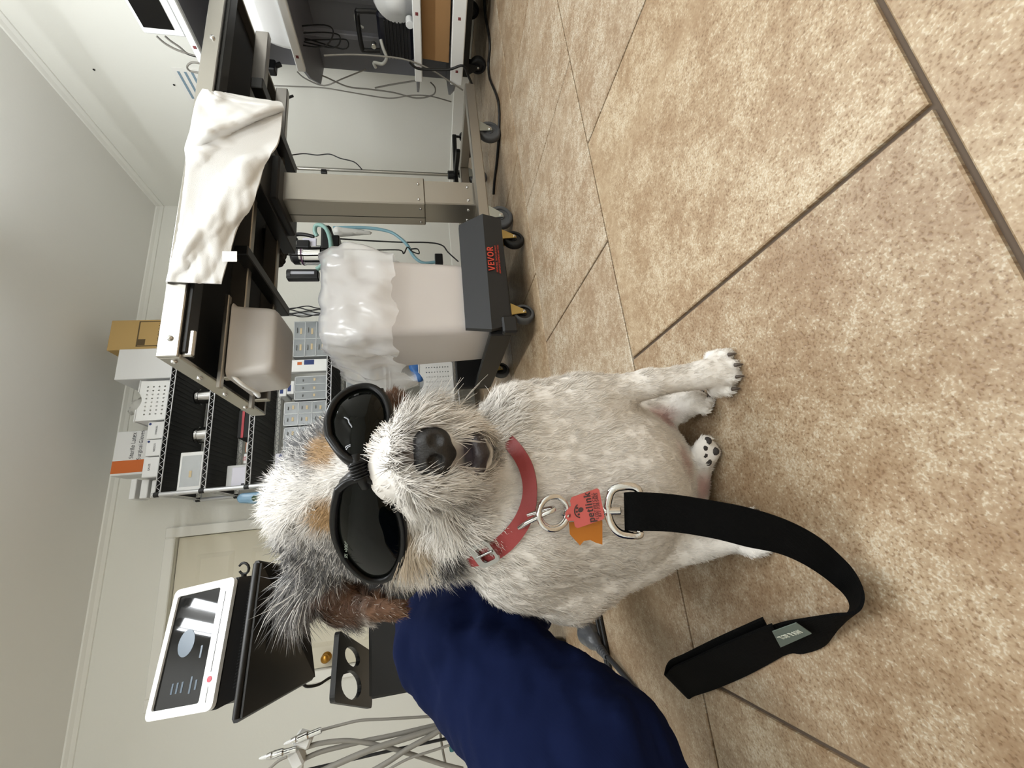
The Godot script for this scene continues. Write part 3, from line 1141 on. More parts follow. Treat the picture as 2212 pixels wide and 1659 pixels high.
# ---------------------------------------------------------------- goggles
var lens_keepout := []
var lens_front := []
func goggle_lens(pts: Array, root: Node3D) -> void:
	# pts: outline points in space round the rim
	var ring := curve(pts + [pts[0]], 6)
	ring.pop_back()
	var c := Vector3.ZERO
	for p in ring:
		c += p
	c /= ring.size()
	var n := Vector3.ZERO
	for i in ring.size():
		n += (ring[i] - c).cross(ring[(i + 1) % ring.size()] - c)
	n = n.normalized()
	if n.dot(EYE - c) < 0:
		n = -n
	# domed lens
	var st := S()
	st.set_smooth_group(0)
	var rows := 7
	var grid := []
	for i in rows + 1:
		var t := float(i) / rows
		var row := []
		for p in ring:
			row.append(c + (p - c) * t + n * 0.011 * (1.0 - t * t))
		grid.append(row)
	var m := ring.size()
	var ccw: bool = (ring[0] - c).cross(ring[1] - c).dot(n) > 0
	for i in rows:
		for k in m:
			var l := (k + 1) % m
			var a: Vector3 = grid[i][k]
			var b: Vector3 = grid[i][l]
			var d: Vector3 = grid[i + 1][k]
			var e: Vector3 = grid[i + 1][l]
			if ccw:
				if i == 0: tri(st, a, d, e)
				else: quad(st, a, d, e, b)
			else:
				if i == 0: tri(st, a, e, d)
				else: quad(st, b, e, d, a)
	part(st, "lens", M.lens, root)
	# rim and the soft skirt behind it
	var rm := S()
	var outer := []
	for p in ring:
		outer.append(p + (p - c).normalized() * 0.003)
	tube(rm, outer, 0.0042, 8, true)
	part(rm, "rim", M.goggle_rim, root)
	var sk := S()
	sk.set_smooth_group(0)
	for k in m:
		var l := (k + 1) % m
		var prev := [outer[k], outer[l]]
		for g in range(1, 4):
			var cur := []
			for q in [k, l]:
				var p: Vector3 = outer[q]
				cur.append(p + (p - c).normalized() * (0.0035 if g == 1 else 0.001 if g == 2 else -0.004) - n * 0.009 * g)
			if ccw: quad(sk, prev[0], cur[0], cur[1], prev[1])
			else: quad(sk, prev[1], cur[1], cur[0], prev[0])
			prev = cur
	part(sk, "skirt", M.goggle_rim, root)
	# keep hair from growing through the lens: an ellipsoid round it
	var far := Vector3.ZERO
	var best := 0.0
	for p in ring:
		if (p - c).length() > best:
			best = (p - c).length()
			far = p - c
	var ex := far.normalized()
	var ey := n.cross(ex).normalized()
	var hy := 0.0
	for p in ring:
		hy = maxf(hy, absf((p - c).dot(ey)))
	var B := Basis(ex * (best + 0.003), ey * (hy + 0.003), n * 0.032)
	lens_keepout.append([c - n * 0.004, B.inverse()])
	var view := (EYE - c).normalized()
	lens_front.append([c, Basis(ex * (best + 0.006), ey * (hy + 0.006), view * 0.1).inverse()])

func goggles() -> void:
	var root := thing("goggles", "black wraparound dog goggles with dark green lenses worn on the dog's face", "goggles", dp(790, 1015, 0.41))
	var L := [[735, 1062, 0.414], [728, 1110, 0.424], [732, 1165, 0.440], [757, 1215, 0.456], [797, 1247, 0.468], [838, 1243, 0.468], [862, 1205, 0.456], [865, 1150, 0.442], [852, 1095, 0.427], [826, 1055, 0.416], [790, 1040, 0.410], [758, 1044, 0.410]]
	var T := [[718, 940, 0.420], [716, 905, 0.428], [732, 868, 0.440], [765, 845, 0.452], [800, 842, 0.456], [825, 862, 0.450], [835, 900, 0.437], [827, 945, 0.424], [805, 978, 0.415], [775, 992, 0.410], [745, 978, 0.411]]
	for o in [L, T]:
		var pts := []
		for p in o:
			pts.append(dp(p[0], p[1], p[2] - 0.006))
		goggle_lens(pts, root)
	# ribbed bridge, clear of hair
	lens_front.append([dp(775, 1016, 0.412), Basis(RT * 0.026, DN * 0.026, (EYE - dp(775, 1016, 0.412)).normalized() * 0.1).inverse()])
	var bp := [dp(770, 990, 0.408), dp(772, 1003, 0.404), dp(778, 1018, 0.403), dp(785, 1032, 0.404), dp(792, 1045, 0.409)]
	var bs := S()
	tube(bs, curve(bp, 3), 0.0075, 10)
	part(bs, "bridge", M.goggle_rim, root)
	for k in 6:
		var p: Vector3 = curve(bp, 5)[4 + k * 2]
		var rs := S()
		var t: Vector3 = (bp[4] - bp[0]).normalized()
		var ring := []
		for a in 14:
			var up := (DN - t * DN.dot(t)).normalized()
			ring.append(p + (up * cos(TAU * a / 14) + t.cross(up) * sin(TAU * a / 14)) * 0.0082)
		tube(rs, ring, 0.0012, 5, true)
		part(rs, "bridge_rib", M.goggle_rim, root)
	# strap round the cheek to behind the ear, and a chin strap
	ribbon("strap", M.strap, root, [[dp(850, 1238, 0.472), dp(884, 1225, 0.468)], [dp(855, 1262, 0.484), dp(888, 1250, 0.482)], [dp(850, 1280, 0.505), dp(885, 1270, 0.505)], [dp(835, 1280, 0.54), dp(870, 1275, 0.54)], [dp(800, 1230, 0.575), dp(840, 1230, 0.575)], [dp(780, 1080, 0.60), dp(830, 1080, 0.60)], [dp(780, 930, 0.575), dp(830, 930, 0.575)], [dp(790, 855, 0.52), dp(830, 850, 0.52)], [dp(790, 838, 0.47), dp(825, 840, 0.465)]], 0.0016)
	var bk := S()
	var o := dp(868, 1258, 0.478)
	box(bk, o, Vector3(0.02, 0.012, 0.006), 0.002, frame(DN - FW * 0.1, -RT + FW * 0.6))
	part(bk, "strap_clip", M.steel, root)
	letters("GREEN  190-540 OD6+  ISL", 0.0030, dp(748, 1163, 0.4285), -DN * 0.12 + -RT * 1.0 + FW * 0.28, -DN, "lens_print", M.lens_print, root, 0.0003)
	letters("190-540 OD6+", 0.0030, dp(737, 905, 0.4225), -RT * 1.0 - FW * 0.30 - DN * 0.12, -DN, "lens_print", M.lens_print, root, 0.0003)

# band given by pairs of edge points
func ribbon(called: String, m: Material, parent: Node, pairs: Array, th: float, per := 6) -> MeshInstance3D:
	var A := []
	var B := []
	for p in pairs:
		A.append(p[0])
		B.append(p[1])
	A = curve(A, per)
	B = curve(B, per)
	var st := S()
	st.set_smooth_group(0)
	var n := A.size()
	var nrm := []
	for i in n:
		var t: Vector3 = (A[mini(i + 1, n - 1)] + B[mini(i + 1, n - 1)]) - (A[maxi(i - 1, 0)] + B[maxi(i - 1, 0)])
		nrm.append(t.cross(B[i] - A[i]).normalized() * th * 0.5)
	for i in n - 1:
		st.set_smooth_group(1)
		quad(st, A[i] + nrm[i], A[i + 1] + nrm[i + 1], B[i + 1] + nrm[i + 1], B[i] + nrm[i])
		st.set_smooth_group(2)
		quad(st, B[i] - nrm[i], B[i + 1] - nrm[i + 1], A[i + 1] - nrm[i + 1], A[i] - nrm[i])
		st.set_smooth_group(3)
		quad(st, A[i] - nrm[i], A[i + 1] - nrm[i + 1], A[i + 1] + nrm[i + 1], A[i] + nrm[i])
		st.set_smooth_group(4)
		quad(st, B[i] + nrm[i], B[i + 1] + nrm[i + 1], B[i + 1] - nrm[i + 1], B[i] - nrm[i])
	st.set_smooth_group(-1)
	quad(st, A[0] - nrm[0], A[0] + nrm[0], B[0] + nrm[0], B[0] - nrm[0])
	quad(st, A[n - 1] + nrm[n - 1], A[n - 1] - nrm[n - 1], B[n - 1] - nrm[n - 1], B[n - 1] + nrm[n - 1])
	return part(st, called, m, parent)

# ---------------------------------------------------------------- collar, tags, leash
func ring_at(c: Vector3, ex: Vector3, ey: Vector3, rx: float, ry: float, r: float, n := 24) -> Array:
	var out := []
	for k in n:
		out.append(c + ex.normalized() * cos(TAU * k / n) * rx + ey.normalized() * sin(TAU * k / n) * ry)
	return out

func collar_and_leash() -> void:
	var root := thing("dog_collar", "red leather dog collar with steel buckle round the white dog's neck", "collar", dp(1100, 1100, 0.45))
	# inner and outer edge of the band; front half follows the photograph, back half closes the loop
	var up := [[1050, 925, .50], [1098, 975, .447], [1122, 1015, .430], [1130, 1060, .422], [1118, 1105, .420], [1090, 1145, .426], [1050, 1178, .437], [1005, 1207, .455], [965, 1205, .52], [940, 1100, .60], [960, 980, .60]]
	var dn := [[1070, 905, .50], [1120, 955, .445], [1150, 1003, .427], [1160, 1060, .418], [1152, 1118, .416], [1122, 1170, .422], [1078, 1207, .434], [1022, 1222, .454], [985, 1210, .52], [960, 1100, .61], [980, 970, .61]]
	var pairs := []
	for i in up.size():
		pairs.append([dp(up[i][0], up[i][1], up[i][2]), dp(dn[i][0], dn[i][1], dn[i][2])])
	pairs.append(pairs[0])
	ribbon("band", M.collar, root, pairs, 0.0028)
	# buckle
	var bc := dp(1048, 1194, 0.434)
	var bx := dp(1010, 1214, 0.452) - dp(1088, 1175, 0.423)
	var by := dp(1078, 1207, .434) - dp(1050, 1178, .436)
	var fr := frame(bx, by)
	var st := S()
	plate(st, bc + fr.z * (0.003 if fr.z.dot(EYE - bc) > 0 else -0.003), fr.x, fr.y, rrect(-0.016, -0.0125, 0.014, 0.0125, 0.006), 0.0022, [rrect(-0.012, -0.0085, 0.006, 0.0085, 0.003)])
	part(st, "buckle", M.buckle_steel, root)
	var pg := S()
	tube(pg, [bc + fr.x * 0.012 + fr.z * 0.003, bc - fr.x * 0.014 + fr.z * 0.004], 0.0015, 6)
	part(pg, "buckle_pin", M.buckle_steel, root)
	# D ring standing off the band
	var dr := S()
	tube(dr, curve([dp(1122, 1140, .416), dp(1140, 1128, .406), dp(1172, 1112, .400), dp(1192, 1104, .400), dp(1196, 1098, .404), dp(1180, 1100, .410), dp(1140, 1112, .418)], 4), 0.0024, 8)
	part(dr, "d_ring", M.chrome, root)
	# split ring with the two tags
	var sr := thing("split_ring", "round steel split ring hanging from the red collar", "ring", dp(1190, 1108, 0.415))
	var s2 := S()
	var rc := dp(1196, 1108, 0.402)
	var e1 := (RT + FW * 0.25).normalized()
	var e2 := (DN + FW * 0.3).normalized()
	tube(s2, ring_at(rc, e1, e2, 0.0150, 0.0150, 0.002), 0.0026, 8, true)
	tube(s2, ring_at(rc + FW * 0.003, e1, e2, 0.0138, 0.0138, 0.002), 0.0024, 8, true)
	part(s2, "wire", M.chrome, sr)
	# red tag, tilted
	var tag_c := dp(1262, 1100, 0.402)
	var tx := (dp(1300, 1085, 0.402) - dp(1222, 1112, 0.404)).normalized()      # picture right
	var ty := (dp(1255, 1062, 0.404) - dp(1268, 1130, 0.402)).normalized()       # picture up
	var k := 0.402 / FOCAL
	var rt := thing("pet_tag", "red plastic pet tag with printed lettering on the split ring", "tag", tag_c)
	var o := PackedVector2Array([Vector2(-22, -33), Vector2(36, -33), Vector2(40, -29), Vector2(40, 29), Vector2(36, 33), Vector2(-22, 33), Vector2(-27, 27), Vector2(-27, 16), Vector2(-35, 12), Vector2(-42, 6), Vector2(-44, -4), Vector2(-38, -12), Vector2(-27, -16), Vector2(-27, -28)])
	for i in o.size():
		o[i] *= k
	var ts := S()
	plate(ts, tag_c, tx, ty, o, 0.0022, [disc(-35 * k, -2 * k, 4.5 * k, 4.5 * k, 12)])
	part(ts, "tag_plate", M.tag_red, rt)
	var tn := tx.cross(ty).normalized()
	if tn.dot(EYE - tag_c) < 0:
		tn = -tn
	# lettering reads along picture-up
	letters("petlink", 0.0062, tag_c + tx * 12 * k + tn * 0.0012, ty, -tx, "lettering", M.tag_ink, rt, 0.0004, "Droid Sans", 700)
	letters("LOST PET CALL", 0.0028, tag_c + tx * 24 * k + tn * 0.0012, ty, -tx, "lettering", M.tag_ink, rt, 0.0004)
	letters("877 738 5465", 0.0028, tag_c + tx * 31 * k + tn * 0.0012, ty, -tx, "lettering", M.tag_ink, rt, 0.0004)
	for q in [[-8, 2, 6.0, 5.0], [-15, 8, 2.6, 2.2], [-17, 1, 2.6, 2.2], [-14, -6, 2.6, 2.2]]:
		var ps := S()
		plate(ps, tag_c + tn * 0.0013, tx, ty, disc(q[0] * k, q[1] * k, q[2] * k, q[3] * k, 12), 0.0004)
		part(ps, "paw_print", M.tag_ink, rt)
	var arc := S()
	var ap := []
	for i in 9:
		var a := lerpf(PI * 0.62, PI * 1.38, i / 8.0)
		ap.append(tag_c + tn * 0.0013 + tx * (cos(a) * 15 - 7) * k + ty * (sin(a) * 15 + 1) * k)
	tube(arc, ap, 0.0006, 4)
	part(arc, "paw_arc", M.tag_ink, rt)
	# orange tag behind
	var oc := dp(1267, 1148, 0.412)
	var ot := thing("rabies_tag", "plain orange metal tag half hidden behind the red tag", "tag", oc)
	var os := S()
	var kk := 0.412 / FOCAL
	var op := PackedVector2Array([Vector2(-38, 20), Vector2(34, 24), Vector2(34, -28), Vector2(20, -24), Vector2(8, -18), Vector2(-6, -20), Vector2(-14, -30), Vector2(-36, -6)])
	for i in op.size():
		op[i] *= kk
	plate(os, oc, DN, RT, op, 0.0012)
	part(os, "tag_plate", M.tag_orange, ot)
	# leash: clip loop, strap, handle
	var ls := thing("leash", "flat black webbing leash with steel clip trailing from the collar onto the tiles", "leash", Vector3(-0.12, 0, -0.45))
	var cs := S()
	var d := 0.405
	var loop := [dp(1312, 1092, d), dp(1318, 1066, d), dp(1330, 1054, d), dp(1356, 1050, d), dp(1374, 1054, d), dp(1380, 1066, d), dp(1376, 1080, d + .004), dp(1374, 1110, d + .006), dp(1380, 1138, d + .003), dp(1383, 1152, d), dp(1374, 1156, d), dp(1346, 1154, d), dp(1328, 1142, d), dp(1316, 1120, d)]
	tube(cs, curve(loop + [loop[0]], 3).slice(0, -1), 0.0040, 8, true)
	part(cs, "clip_loop", M.chrome, ls)
	var sv := S()
	cyl(sv, dp(1296, 1103, d + .002), dp(1312, 1103, d), 0.0038, 12, 0.0006)
	cyl(sv, dp(1312, 1103, d), dp(1340, 1104, d), 0.0042, 12, 0.0008)
	part(sv, "swivel", M.chrome, ls)
	var hk := S()
	tube(hk, curve([dp(1300, 1103, d + .003), dp(1285, 1112, d + .008), dp(1262, 1118, d + .014), dp(1235, 1116, d + .013), dp(1214, 1108, d + .010)], 4), 0.0026, 8)
	part(hk, "snap_hook", M.chrome, ls)
	# strap: hangs from the clip, bends on the floor and runs back
	var pr := [
		[dp(1350, 1064, .411), dp(1352, 1146, .411)], [dp(1368, 1063, .402), dp(1370, 1146, .402)], [dp(1450, 1068, .396), dp(1450, 1148, .397)], [dp(1540, 1082, .388), dp(1540, 1162, .390)],
		[dp(1620, 1098, .382), dp(1612, 1180, .386)], [dp(1700, 1124, .378), dp(1680, 1194, .384)], [dp(1768, 1160, .376), dp(1736, 1218, .384)], [dp(1820, 1205, .377), dp(1790, 1254, .386)],
		[ony(1852, 1250, 0.028), ony(1826, 1284, 0.004)], [ony(1864, 1292, 0.034), ony(1838, 1316, 0.003)], [ony(1848, 1322, 0.032), ony(1812, 1346, 0.003)], [ony(1800, 1328, 0.034), ony(1782, 1392, 0.003)], [ony(1745, 1336, 0.036), ony(1735, 1410, 0.003)], [ony(1690, 1346, 0.040), ony(1705, 1410, 0.003)], [ony(1630, 1366, 0.040), ony(1655, 1432, 0.003)]]
	ribbon("strap", M.webbing, ls, pr, 0.0026, 5)
	# handle loop: two layers standing on edge
	var U := [[1668, 1349], [1640, 1360], [1560, 1393], [1490, 1425], [1455, 1441]]
	var Lw := [[1700, 1408], [1680, 1421], [1612, 1458], [1545, 1487], [1500, 1502]]
	var h0 := []
	var back := []
	var away := Vector3(FW.x, 0, FW.z).normalized() * 0.012
	for i in U.size():
		var e := [ony(U[i][0], U[i][1], 0.046), ony(Lw[i][0], Lw[i][1], 0.002)]
		h0.append(e)
		back.push_front([e[0] + away, e[1] + away])
	h0.append([ony(1441, 1456, 0.046), ony(1490, 1508, 0.002)])
	h0.append([ony(1442, 1462, 0.046) + away * 0.6, ony(1490, 1512, 0.002) + away * 0.6])
	h0.append_array(back)
	ribbon("handle_loop", M.webbing, ls, h0, 0.0028, 5)
	# woven label
	var la := ony(1668, 1363, 0.040)
	var lb := ony(1720, 1344, 0.041)
	var ld := ony(1686, 1397, 0.014)
	var ln := (lb - la).cross(la - ld).normalized()
	la += ln * 0.006
	var q := [onplane(1668, 1363, la, ln), onplane(1720, 1344, la, ln), onplane(1753, 1367, la, ln), onplane(1686, 1397, la, ln)]
	var lm := slab(ls, "woven_label", [q[3], q[2], q[1], q[0]], ln * 0.0008, M.woven_label)
	var ex: Vector3 = q[1] - q[0]
	var mid: Vector3 = (q[0] + q[1] + q[2] + q[3]) * 0.25
	letters("TOP PAW", 0.0058, mid + ln * 0.0012 + ex.normalized() * 0.001, ex, q[0] - q[3], "lettering", M.label_ink, lm, 0.0004, "Droid Serif")

# ---------------------------------------------------------------- person: a bent knee in navy scrub trousers
func person() -> void:
	var root := thing("person", "person sitting beside the dog in navy blue scrub trousers with one knee raised", "person", Vector3(-0.45, 0, -0.5))
	var f := Field.new(Vector3(-0.98, 0.0, -1.02), Vector3(0.12, 0.50, -0.12), 0.0075)
	var knee := dp(985, 1375, 0.64)
	var thigh := dp(1262, 1680, 0.48)
	var hip := Vector3(-0.78, 0.16, -0.24)
	f.bone(knee, thigh, 0.080, 0.097, 0.03)
	f.bone(thigh, hip, 0.097, 0.12, 0.05)
	f.bone(dp(960, 1400, 0.63), dp(1000, 1330, 0.645), 0.055, 0.060, 0.03)
	var mid := dp(1115, 1268, 0.76)
	var ank := Vector3(-0.01, 0.085, -0.93)
	f.bone(knee, mid, 0.080, 0.076, 0.03)
	f.bone(mid, ank, 0.074, 0.062, 0.03)
	# cloth folds behind the knee and along the thigh
	for k in [[dp(960, 1290, .66), dp(1120, 1330, .60), 0.014], [dp(935, 1350, .62), dp(1150, 1400, .57), 0.015], [dp(960, 1470, .60), dp(1190, 1450, .53), 0.010], [dp(1060, 1590, .50), dp(1330, 1560, .44), 0.012], [dp(1180, 1640, .47), dp(1350, 1640, .42), 0.010], [dp(1000, 1300, .66), dp(1180, 1320, .66), 0.016]]:
		f.bone(k[0], k[1], k[2], k[2] * 0.6, 0.03)
	f.above(0.004)
	var net := f.mesh()
	var nz := noise(44, 9.0, 3)
	# creases pressed into the cloth: width and depth, then the line they follow
	var creases := [
		[Vector3(0.016, 0.020, 0), dp(922, 1398, .60), dp(965, 1368, .585), dp(1015, 1358, .575), dp(1075, 1372, .57), dp(1150, 1425, .54)],
		[Vector3(0.013, 0.014, 0), dp(960, 1325, .61), dp(1010, 1318, .60), dp(1060, 1322, .60), dp(1120, 1345, .59)]]
	for i in net[0].size():
		var p: Vector3 = net[0][i]
		var off := nz.get_noise_3d(p.x * 1.0, p.y * 2.2, p.z * 1.4) * 0.008
		for k in creases:
			for j in k.size() - 2:
				var a: Vector3 = k[j + 1]
				var e: Vector3 = k[j + 2]
				var q := Geometry3D.get_closest_point_to_segment(p, a, e)
				var dd := p.distance_to(q)
				var w: float = k[0].x
				if dd < w * 3.5:
					off += (-exp(-dd * dd / (w * w)) + 0.55 * exp(-pow(dd - w * 1.7, 2.0) / (w * w * 0.8))) * k[0].y / maxf(1.0, k.size() - 3.0) * 1.6
		net[0][i] = p + net[2][i] * off
	var st := SurfaceTool.new()
	var am := mesh_of(net)
	st.create_from(am, 0)
	st.generate_normals()
	put(st.commit(), "trousers", M.scrubs, root)
	# clog on the hidden foot
	var cf := Field.new(Vector3(-0.10, 0.0, -1.10), Vector3(0.24, 0.13, -0.80), 0.009)
	cf.bone(Vector3(-0.005, 0.045, -0.93), Vector3(0.10, 0.038, -0.90), 0.042, 0.040, 0.02)
	cf.above(0.001)
	put(mesh_of(cf.mesh()), "shoe", M.black_plastic, root)

# ---------------------------------------------------------------- shared small parts
func caster(parent: Node, at: Vector3, R: float, w: float, turn: float, fork: Material, tyre: Material, hub: Material) -> void:
	# at: the point on the floor under the wheel
	var bx := Basis(Vector3.UP, turn)
	var c := at + Vector3(0, R, 0)
	var ax := bx * Vector3(0, 0, 1)
	var fw := bx * Vector3(1, 0, 0)
	var ws := S()
	lathe(ws, c - ax * w * 0.5, ax, [Vector2(0, w * 0.1), Vector2(R * 0.30, w * 0.1), Vector2(R * 0.32, w * 0.22), Vector2(R * 0.66, w * 0.24), Vector2(R * 0.68, w * 0.06), Vector2(R * 0.70, w * 0.06), Vector2(R * 0.70, w * 0.94), Vector2(R * 0.68, w * 0.94), Vector2(R * 0.66, w * 0.76), Vector2(R * 0.32, w * 0.78), Vector2(R * 0.30, w * 0.9), Vector2(0, w * 0.9)], 24)
	var wheel := part(ws, "caster_wheel", hub, parent)
	var ts := S()
	lathe(ts, c - ax * w * 0.5, ax, [Vector2(R * 0.70, w * 0.04), Vector2(R * 0.90, 0), Vector2(R * 0.97, w * 0.15), Vector2(R, w * 0.32), Vector2(R, w * 0.68), Vector2(R * 0.97, w * 0.85), Vector2(R * 0.90, w), Vector2(R * 0.70, w * 0.96)], 28, true)
	part(ts, "tyre", tyre, wheel)
	var fs := S()
	for s in [-1.0, 1.0]:
		plate(fs, c + ax * s * (w * 0.5 + 0.003), fw, Vector3.UP, PackedVector2Array([Vector2(-R * 0.16, -R * 0.20), Vector2(R * 0.16, -R * 0.16), Vector2(R * 0.95, R * 1.05), Vector2(R * 0.95, R * 1.25), Vector2(-R * 0.35, R * 1.25), Vector2(-R * 0.30, R * 0.9)]), 0.003)
	box(fs, c + Vector3(0, R * 1.24, 0) + fw * R * 0.3, Vector3(R * 1.3, 0.004, w + 0.009), 0.0, bx)
	cyl(fs, c + fw * R * 0.3 + Vector3(0, R * 1.25, 0), c + fw * R * 0.3 + Vector3(0, R * 1.25 + 0.016, 0), R * 0.42, 14)
	var fk := part(fs, "caster_fork", fork, parent)
	var bs := S()
	cyl(bs, c - ax * (w * 0.5 + 0.009), c + ax * (w * 0.5 + 0.009), R * 0.12, 8, 0.001)
	part(bs, "axle_bolt", M.chrome, fk)

func bolt(parent: Node, p: Vector3, n: Vector3, r := 0.007) -> void:
	var st := S()
	lathe(st, p, n, [Vector2(r, 0), Vector2(r, r * 0.35), Vector2(r * 0.75, r * 0.8), Vector2(0, r * 0.95)], 10, true)
	part(st, "bolt", M.chrome, parent)

func cord(called: String, label: String, category: String, pts: Array, r: float, m: Material, group := "", parent: Node = null) -> Node3D:
	var st := S()
	tube(st, curve(pts, 5), r, 6)
	if parent != null:
		return part(st, called, m, parent)
	return tag(part(st, called, m), label, category, group)

# ---------------------------------------------------------------- lift table
const TY := 1.04
func table() -> void:
	var z0 := -1.147
	var z1 := -1.735
	var x0 := 0.486
	var x1 := 2.02
	var t := thing("lift_table", "stainless steel veterinary lift table on a square column with caster base", "table", Vector3(1.3, 0, -1.6))
	# frame rails round a dark slab
	for r in [["rail", Vector3((x0 + x1) * 0.5, TY - 0.025, z0 + 0.006), Vector3(x1 - x0, 0.05, 0.012)], ["rail", Vector3((x0 + x1) * 0.5, TY - 0.025, z1 - 0.006), Vector3(x1 - x0, 0.05, 0.012)], ["rail", Vector3(x0 + 0.006, TY - 0.025, (z0 + z1) * 0.5), Vector3(0.012, 0.05, z0 - z1)], ["rail", Vector3(x1 - 0.006, TY - 0.025, (z0 + z1) * 0.5), Vector3(0.012, 0.05, z0 - z1)]]:
		var st := S()
		box(st, r[1], r[2], 0.0025)
		part(st, r[0], M.steel, t)
	var sl := S()
	box(sl, Vector3((x0 + x1) * 0.5, TY - 0.012, (z0 + z1) * 0.5), Vector3(x1 - x0 - 0.024, 0.02, z0 - z1 - 0.0), 0.002)
	part(sl, "tabletop", M.black_matte, t)
	# inner lip of the front rail and the joint at the corner
	var lp := S()
	box(lp, Vector3((x0 + x1) * 0.5, TY - 0.056, z0 - 0.022), Vector3(x1 - x0 - 0.03, 0.012, 0.045), 0.002)
	part(lp, "rail_lip", M.black_steel, t)
	var cb := S()
	box(cb, Vector3(x0 + 0.045, TY - 0.06, z0 - 0.012), Vector3(0.075, 0.03, 0.012), 0.004)
	part(cb, "corner_bracket", M.steel, t)
	for p in [Vector3(x0 + 0.05, TY - 0.028, z0 + 0.012), Vector3(1.27, TY - 0.028, z0 + 0.012), Vector3(1.63, TY - 0.028, z0 + 0.012)]:
		bolt(t, p, Vector3(0, 0, 1), 0.008)
	for z in [-1.17, -1.30, -1.46, -1.62]:
		bolt(t, Vector3(x0, TY - 0.026, z), Vector3(-1, 0, 0), 0.008)
	# under-frame: two long channels and cross members
	for c in [[Vector3(1.25, 0.955, -1.36), Vector3(1.5, 0.05, 0.03)], [Vector3(1.25, 0.955, -1.60), Vector3(1.5, 0.05, 0.03)]]:
		var st := S()
		box(st, c[0], c[1], 0.003)
		part(st, "channel", M.steel_brushed, t)
	for c in [[Vector3(0.90, 0.925, -1.48), Vector3(0.035, 0.04, 0.42)], [Vector3(1.29, 0.915, -1.48), Vector3(0.24, 0.05, 0.40)], [Vector3(1.62, 0.925, -1.48), Vector3(0.05, 0.04, 0.42)], [Vector3(0.72, 0.93, -1.62), Vector3(0.03, 0.05, 0.2)]]:
		var st := S()
		box(st, c[0], c[1], 0.003)
		part(st, "cross_member", M.black_steel, t)
	var mt := S()
	box(mt, Vector3(1.29, 0.90, -1.48), Vector3(0.20, 0.07, 0.22), 0.006)
	part(mt, "motor_housing", M.black_plastic, t)
	# column in two telescoping sleeves
	var cs := S()
	box(cs, Vector3(1.2955, 0.61, -1.487), Vector3(0.131, 0.54, 0.131), 0.004)
	var up := part(cs, "column_sleeve", M.steel_brushed, t)
	var ci := S()
	box(ci, Vector3(1.2965, 0.245, -1.487), Vector3(0.115, 0.25, 0.118), 0.004)
	var lowc := part(ci, "column_base", M.steel_brushed, t)
	var seam := S()
	box(seam, Vector3(1.2305, 0.61, -1.505), Vector3(0.003, 0.54, 0.002))
	part(seam, "seam", M.black_steel, up)
	for p in [Vector3(1.25, 0.365, -1.4215), Vector3(1.325, 0.365, -1.4215)]:
		bolt(up, p, Vector3(0, 0, 1), 0.006)
	for p in [Vector3(1.23, 0.36, -1.45), Vector3(1.23, 0.36, -1.53)]:
		bolt(up, p, Vector3(-1, 0, 0), 0.006)
	for p in [Vector3(1.26, 0.165, -1.428), Vector3(1.325, 0.165, -1.428)]:
		bolt(lowc, p, Vector3(0, 0, 1), 0.006)
	for p in [Vector3(1.239, 0.165, -1.46), Vector3(1.239, 0.165, -1.52)]:
		bolt(lowc, p, Vector3(-1, 0, 0), 0.006)
	# base frame
	for c in [[Vector3(1.45, 0.119, -1.385), Vector3(0.76, 0.042, 0.05)], [Vector3(1.45, 0.119, -1.80), Vector3(0.76, 0.042, 0.05)], [Vector3(1.095, 0.119, -1.592), Vector3(0.05, 0.042, 0.365)], [Vector3(1.80, 0.119, -1.592), Vector3(0.05, 0.042, 0.365)], [Vector3(1.30, 0.117, -1.592), Vector3(0.2, 0.036, 0.365)]]:
		var st := S()
		box(st, c[0], c[1], 0.003)
		part(st, "base_beam", M.steel_brushed, t)
	for p in [Vector3(1.145, 0, -1.39), Vector3(1.60, 0, -1.40), Vector3(1.13, 0, -1.80), Vector3(1.74, 0, -1.80)]:
		caster(t, p, 0.05, 0.03, 0.0, M.zinc, M.grey_rubber, M.grey_rubber)
	# clamp knobs on the far rail
	for k in [[dp(585, 146, 2.15), 0.042], [dp(612, 215, 2.15), 0.022]]:
		var st := S()
		var o: Vector3 = k[0]
		box(st, o, Vector3(k[1] * 1.6, k[1] * 1.2, k[1]), 0.005)
		tube(st, [o, o + Vector3(0.03, -0.045, 0.0)], k[1] * 0.28, 8)
		part(st, "clamp_knob", M.black_plastic, t)

